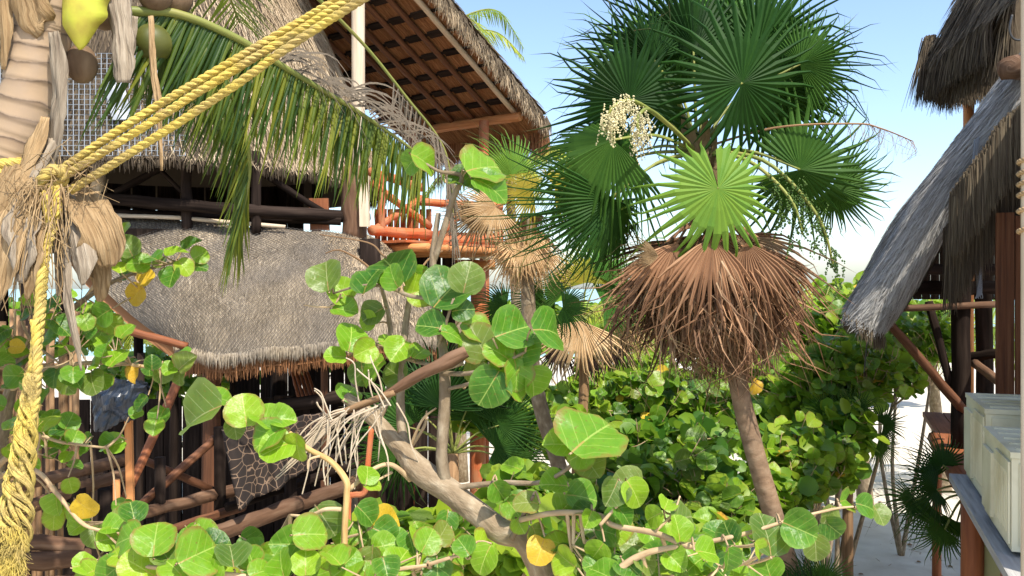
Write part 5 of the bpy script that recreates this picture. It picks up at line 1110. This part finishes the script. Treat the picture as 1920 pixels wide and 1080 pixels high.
# ---------------------------------------------------------------- ropes
def rope_strands(mb, pts, r, pitch=.085, strands=3, n=6, loose=0.0):
    q = pts; acc = [0]
    for i in range(1, len(q)): acc.append(acc[-1]+(q[i]-q[i-1]).length)
    tot = acc[-1]; m = max(8, int(tot/pitch*9)); fr = []
    a = (q[1]-q[0]).orthogonal().normalized(); k = 0
    for i in range(m+1):
        s = tot*i/m
        while k < len(q)-2 and acc[k+1] < s: k += 1
        t = (s-acc[k])/max(acc[k+1]-acc[k], 1e-6); p = q[k].lerp(q[k+1], t); tg = (q[k+1]-q[k]).normalized()
        a = (a-tg*a.dot(tg)).normalized(); fr.append((p, a.copy(), tg.cross(a), s+pitch*.35*mnoise.noise(Vector((s*5, r*100, 1)))))
    for j in range(strands):
        path = [p+(A*math.cos(6.2832*(s/pitch+j/strands))+B*math.sin(6.2832*(s/pitch+j/strands)))*r*.52*(1+.12*mnoise.noise(Vector((s*14, j*3.1, 2))))*(1+loose*mnoise.noise(p*9+Vector((j*7, 0, 0)))) for p, A, B, s in fr]
        mb.tube(path, r*.56, n, True, .12, seed=j)
rp = thing('yellow_rope', 'thick yellow twisted rope tied round the coconut palm and frayed at its end', 'rope', P(90, 345, 3.3))
def ropeline(name, lst, wpx):
    m = MB(); pts = smooth(PL(lst), 8); rope_strands(m, pts, px(wpx, lst[0][2])/2); m.build(name, MAT['rope'], rp)
ropeline('rope_line', [(88, 336, 3.26), (250, 226, 3.24), (400, 136, 3.22), (560, 42, 3.2), (640, -5, 3.18), (860, -135, 3.16), (1500, -620, 2.8), (2100, -1300, 2.3)], 16)
ropeline('rope_line', [(95, 345, 3.24), (250, 250, 3.22), (400, 155, 3.2), (560, 58, 3.18), (640, 8, 3.16), (860, -122, 3.14), (1500, -605, 2.78), (2100, -1290, 2.28)], 16)
ropeline('rope_line', [(130, 358, 3.26), (260, 277, 3.22), (420, 174, 3.18), (560, 75, 3.14), (680, -2, 3.1), (830, -98, 3.06), (1500, -570, 2.7), (2100, -1270, 2.2)], 16)
# knot turns round the trunk
for k, (yy, w_) in enumerate(((322, 24), (338, 26), (352, 24))):
    m = MB(); c = P(8, yy+12, 3.53); pts = [c+Vector((.165*math.cos(a), .165*math.sin(a), .07*math.cos(a)+.01*math.sin(3*a))) for a in [6.2832*i/40 for i in range(41)]]
    rope_strands(m, pts, px(w_, 3.35)/2); m.build('rope_turn', MAT['rope'], rp)
ropeline('rope_turn', [(78, 360, 3.24), (80, 335, 3.2), (100, 318, 3.2), (118, 325, 3.22), (112, 345, 3.24), (88, 352, 3.22)], 22)
ropeline('rope_tail', [(85, 360, 3.22), (92, 400, 3.18), (96, 430, 3.18), (84, 470, 3.16), (78, 540, 3.12), (72, 620, 3.06), (62, 700, 3.0)], 20)
ropeline('rope_tail', [(105, 350, 3.22), (108, 390, 3.19), (103, 410, 3.19)], 15)
ropeline('rope_tail', [(66, 600, 3.05), (70, 680, 3.0), (64, 760, 2.95), (52, 800, 2.92)], 18)
m = MB()
for (x1, y1, x2, y2, Y) in ((88, 336, 640, -5, 3.22), (95, 345, 640, 8, 3.2), (130, 358, 680, -2, 3.17), (96, 430, 66, 690, 3.1)):
    for _ in range(130):     # stray fibres standing off the rope
        t = U(0, 1); p = P(x1+(x2-x1)*t, y1+(y2-y1)*t+U(-9, 9), Y-.015); m.tube([p, p+rv(.012), p+rv(.022)], [.0007, .0004], 3, False)
m.build('rope_fuzz', MAT['rope'], rp, kind='stuff')
m = MB()     # loosened strands towards the frayed end
for j in range(16):
    ph = j*.9; top = P(58+6*math.cos(ph), 700, 2.98); wl_ = U(.10, .16); pts = []
    for i in range(30):
        t = i/29; yy = 700+t*335; cx_ = 60-42*t; half = 10+26*t; q = P(cx_, yy, 2.98-.2*t)
        a = 6.2832*(t*.36/wl_)+ph*1.7
        pts.append(q+Vector((math.cos(a)*px(half, 2.85)*(.35+.65*((j*37 % 16)/16))+px(half*.5, 2.85)*math.sin(j*2.1), math.sin(a)*.025+.01*(j % 3), 0)))
    m.tube(pts, [.0085, .0075], 6, True, .2)
m.build('loose_strand', MAT['rope'], rp)
m = MB()     # fluffy end
for _ in range(900):
    p = P(U(-12, 44), U(985, 1060), 2.78+U(-.03, .03)); m.tube([p, p+Vector((U(-.02, .02), U(-.02, .01), -.03)), p+Vector((U(-.035, .035), U(-.03, .01), -U(.04, .075)))], [.0015, .0006], 3, False)
for _ in range(160):
    t = U(0, 1); p = P(60-42*t+U(-22, 22)*(.5+t), 690+t*330, 2.95-.2*t); m.tube([p, p+rv(.02), p+rv(.03)], [.0009, .0004], 3, False)
m.build('frayed_end', MAT['rope'], rp, kind='stuff')

# ---------------------------------------------------------------- net on the thatch
nm_ = MB()
def cone_hit(a, b):     # the thatch point under a spot of the drape
    best = None
    for i in range(26):
        Y = 8.55+i*.08; q = P(a, b, Y); dx, dy = q.x-CX, q.y-CY; r = math.hypot(dx, dy); th = math.degrees(math.atan2(dy, dx)) % 360
        u = ((th-150) % 360)/270; zz = q.z
        for k in range(len(profs)-1):
            if profs[k].z >= zz >= profs[k+1].z:
                f = (profs[k].z-zz)/(profs[k].z-profs[k+1].z); rr = profs[k].x+(profs[k+1].x-profs[k].x)*f
                if r <= rr+.09: return q
    return P(a, b, 9.4)
NG = {}
for i in range(-18, 24):
    for j in range(-5, 16): NG[i, j] = cone_hit(106+i*10.5, 148+j*9.6)
for i in range(-18, 24):
    for j in range(-5, 16):
        for (k, l2) in ((i+1, j), (i, j+1)):
            if (k, l2) in NG and (NG[k, l2]-NG[i, j]).length < .3: nm_.tube([NG[i, j], NG[k, l2]], .0045, 3, False)
nt = nm_.build('draped_net', MAT['net']); nt['label'] = 'blue grey square mesh net draped over the darker thatch at left'; nt['category'] = 'net'
m = MB(); m.grid(lambda u, v: cone_hit(195+38*u+18*v, 150+75*v)+Vector((0, -.03, .02*mnoise.noise(Vector((u*5, v*9, 1))))), 6, 12)
MAT['plastic'] = mk('plastic', [(.5, .54, .6), (.68, .72, .78)], 'Object', (8, 8, 8), 4, .25, .3, 0, trans=.4)
o = m.build('plastic_sheet', MAT['plastic']); o['label'] = 'strip of pale plastic sheeting lying on the netted thatch'; o['category'] = 'plastic'
m = MB(); A = smooth(PL([(1834, 262, 6.45), (1826, 340, 6.42), (1830, 420, 6.45), (1838, 520, 6.5), (1838, 560, 6.5)]), 6)
for i in range(5):
    m.tube([p+Vector((.015*(i-2)+.01*math.sin(k*.7+i), .01*i, 0)) for k, p in enumerate(A)], [.004, .003], 4, False)
for k in range(len(A)-1):
    for i in range(6): a = A[k].lerp(A[k+1], i/6)+Vector((-.03, 0, 0)); m.tube([a, a+Vector((.06, .03, .03))], .0018, 3, False)
o = m.build('hanging_net', MAT['net']); o['label'] = 'narrow strip of blue grey netting hanging from the raised hut roof'; o['category'] = 'net'

# ---------------------------------------------------------------- patterned towel
def towel_mat():
    m, n, l, b = nodes_of('towel'); tc = n.new('ShaderNodeTexCoord'); v = n.new('ShaderNodeTexVoronoi'); v.feature = 'DISTANCE_TO_EDGE'; v.inputs['Scale'].default_value = 15
    nz = n.new('ShaderNodeTexNoise'); nz.inputs['Scale'].default_value = 6; ad = n.new('ShaderNodeVectorMath'); sc_ = n.new('ShaderNodeVectorMath'); sc_.operation = 'SCALE'; sc_.inputs['Scale'].default_value = .06
    l.new(tc.outputs['UV'], nz.inputs[0]); l.new(nz.outputs['Color'], sc_.inputs[0]); l.new(tc.outputs['UV'], ad.inputs[0]); l.new(sc_.outputs[0], ad.inputs[1]); l.new(ad.outputs[0], v.inputs['Vector'])
    l.new(ramp(n, l, v.outputs['Distance'], [(0, (.22, .15, .10)), (.025, (.18, .12, .08)), (.05, (.022, .014, .011)), (1, (.016, .011, .009))]), b.inputs['Base Color']); b.inputs['Roughness'].default_value = .95
    return m
MAT['towel'] = towel_mat()
c00, c10, c01, c11 = P(425, 800, 6.5), P(610, 770, 7.1), P(456, 948, 6.45), P(600, 868, 7.05)
def tw_(u, v):
    p = c00.lerp(c10, u).lerp(c01.lerp(c11, u), v); f = .05*math.sin(u*13+v*2)*(.3+v)+.03*math.sin(u*29); return p+Vector((.3*f, -f-.10, 0))
m = MB(); m.grid(tw_, 40, 24, uvs=(.8, .6)); o = m.build('patterned_towel', MAT['towel']); o['label'] = 'brown towel with giraffe pattern hanging over the veranda rail'; o['category'] = 'towel'
s = o.modifiers.new('s', 'SOLIDIFY'); s.thickness = .008

# ---------------------------------------------------------------- plastic bag on the board
cb = P(232, 752, 5.5)
def bagS(u, v):
    th = u*6.2832; t = v; x = -.16+.34*t; r = (.035+.115*math.sin(math.pi*min(.22+t*.74, 1)))
    n_ = mnoise.noise(Vector((math.cos(th)*1.6, math.sin(th)*1.6, t*3.5)))*.07+mnoise.noise(Vector((math.cos(th)*4, math.sin(th)*4, t*9)))*.04
    n_ += .028*math.cos(5*th+3*t)*(1-t*.6)
    return cb+Vector((x, math.sin(th)*(r+n_)*.8-.04*t, math.cos(th)*(r+n_)*.85+.10*t-.04-.03*math.sin(th*2)))
m = MB(); m.grid(bagS, 40, 26)
o = m.build('plastic_bag', MAT['bag'], sm=False); o['label'] = 'crumpled black and blue plastic bag caught on the orange board'; o['category'] = 'bag'
# ---------------------------------------------------------------- dry coconut flower stalk caught in the tree
ds = thing('dry_flower_stalk', 'dry coconut flower stalk with pale stringy tips caught on the leaning limb', 'dry stalk', P(700, 760, 3.0))
patch(PL([(640, 778, 3.02), (720, 742, 2.98), (780, 708, 2.95), (840, 680, 2.92), (876, 662, 2.92)]), [.005, .010, .018, .027, .018], Vector((.1, -.3, 1)), .8, 'bark_log', 'spathe', ds)
patch(PL([(650, 772, 3.04), (740, 735, 3.0), (800, 698, 2.97), (868, 676, 2.95)]), [.005, .010, .016, .010], Vector((.1, .4, 1)), .6, 'limb', 'spathe', ds)
m = MB(); m.tube(smooth(PL([(560, 850, 2.98), (610, 790, 3.0), (660, 765, 3.0), (740, 735, 2.97)]), 6), [.004, .008, .010, .012], 7, True, .2); m.build('stalk', MAT['stick'], ds)
m = MB()
for i in range(34):
    t = U(0, 1); a = P(600+150*t, 790-40*t+U(-8, 8), 2.98+U(-.03, .03)); ang = U(200, 300) if R_.random() < .75 else U(80, 160); l_ = U(.10, .24)
    d = img_dir(ang, U(-.2, .2)); pts = [a, a+d*l_*.4+rv(.012), a+d*l_*.75+rv(.014)+Vector((0, 0, -.015)), a+d*l_+Vector((U(-.02, .02), 0, -.05))]
    m.tube(smooth(pts, 4), [.0034, .0022], 5, False, .3)
for i in range(12):
    a = P(650, 770, 2.98); pts = [a+rv(.01), P(610-3*i, 780+i*6, 2.97), P(560-4*i+U(-8, 8), 835+i*6, 2.96)]; m.tube(smooth(pts, 5), [.003, .0018], 5, False)
m.build('stringy_tip', MAT['twig_pale'], ds, kind='stuff')

# ---------------------------------------------------------------- near pole at the right edge
bp_ = thing('wrapped_pole', 'pale pole wound with rope at the extreme right edge', 'pole', Vector((P(1928, 540, 2.6).x, 2.6, 0)))
x0 = P(1928, 0, 2.6).x
m = MB(); m.tube([Vector((x0, 2.6, z)) for z in (0, 1, 2, 3, 4, 5, 6)], .020, 14, True, .06); m.build('pole', MAT['wood_pale'], bp_)
for yy in (310, 332, 352, 372, 402, 440):
    m = MB(); zc = P(0, yy, 2.6).z; pts = [Vector((x0+.026*math.cos(a), 2.6+.026*math.sin(a), zc+.004*a)) for a in [6.2832*i/24 for i in range(25)]]
    rope_strands(m, pts, .007, .03); m.build('rope_turn', MAT['fibre'], bp_)
m = MB(); m.tube(smooth(PL([(1898, 28, 6), (1893, 55, 6), (1900, 72, 6), (1916, 74, 6), (1930, 60, 6)]), 6), .008, 6); o = m.build('wire_loop', MAT['metal_wire']); o['label'] = 'thin dark wire loop under the upper thatch at top right'; o['category'] = 'wire'
m = MB(); m.tube(smooth(PL([(1627, 595, 7.0), (1626, 640, 7.0), (1620, 700, 7.02)]), 5), .005, 5); o = m.build('dangling_cord', MAT['metal_wire']); o['label'] = 'thin black cord dangling from the tip of the grey thatch'; o['category'] = 'cord'
# fallen leaves and bits on the sand
lit = MB()
for _ in range(420):
    x = U(-3, 7); y = U(6, 16); c = Vector((x, y, ground_z(x, y)+.012)); lm = xform(GMs[R_.randrange(3)], c, Vector((U(-1, 1), U(-1, 1), .05)), UPZ+rv(.3), U(.02, .07)); lit.add(lm.v, lm.f, lm.uv, U(0, 1))
for _ in range(250):
    x = U(-3, 7); y = U(6, 16); c = Vector((x, y, ground_z(x, y)+.008)); lit.tube([c, c+Vector((U(-.12, .12), U(-.12, .12), .01))], [.003, .002], 3, False)
o = lit.build('leaf_litter', MAT['stick'], kind='stuff'); o['label'] = 'dry leaf litter and twigs scattered over the sand'
for o in bpy.data.objects:
    if '_L' in o: del o['_L']
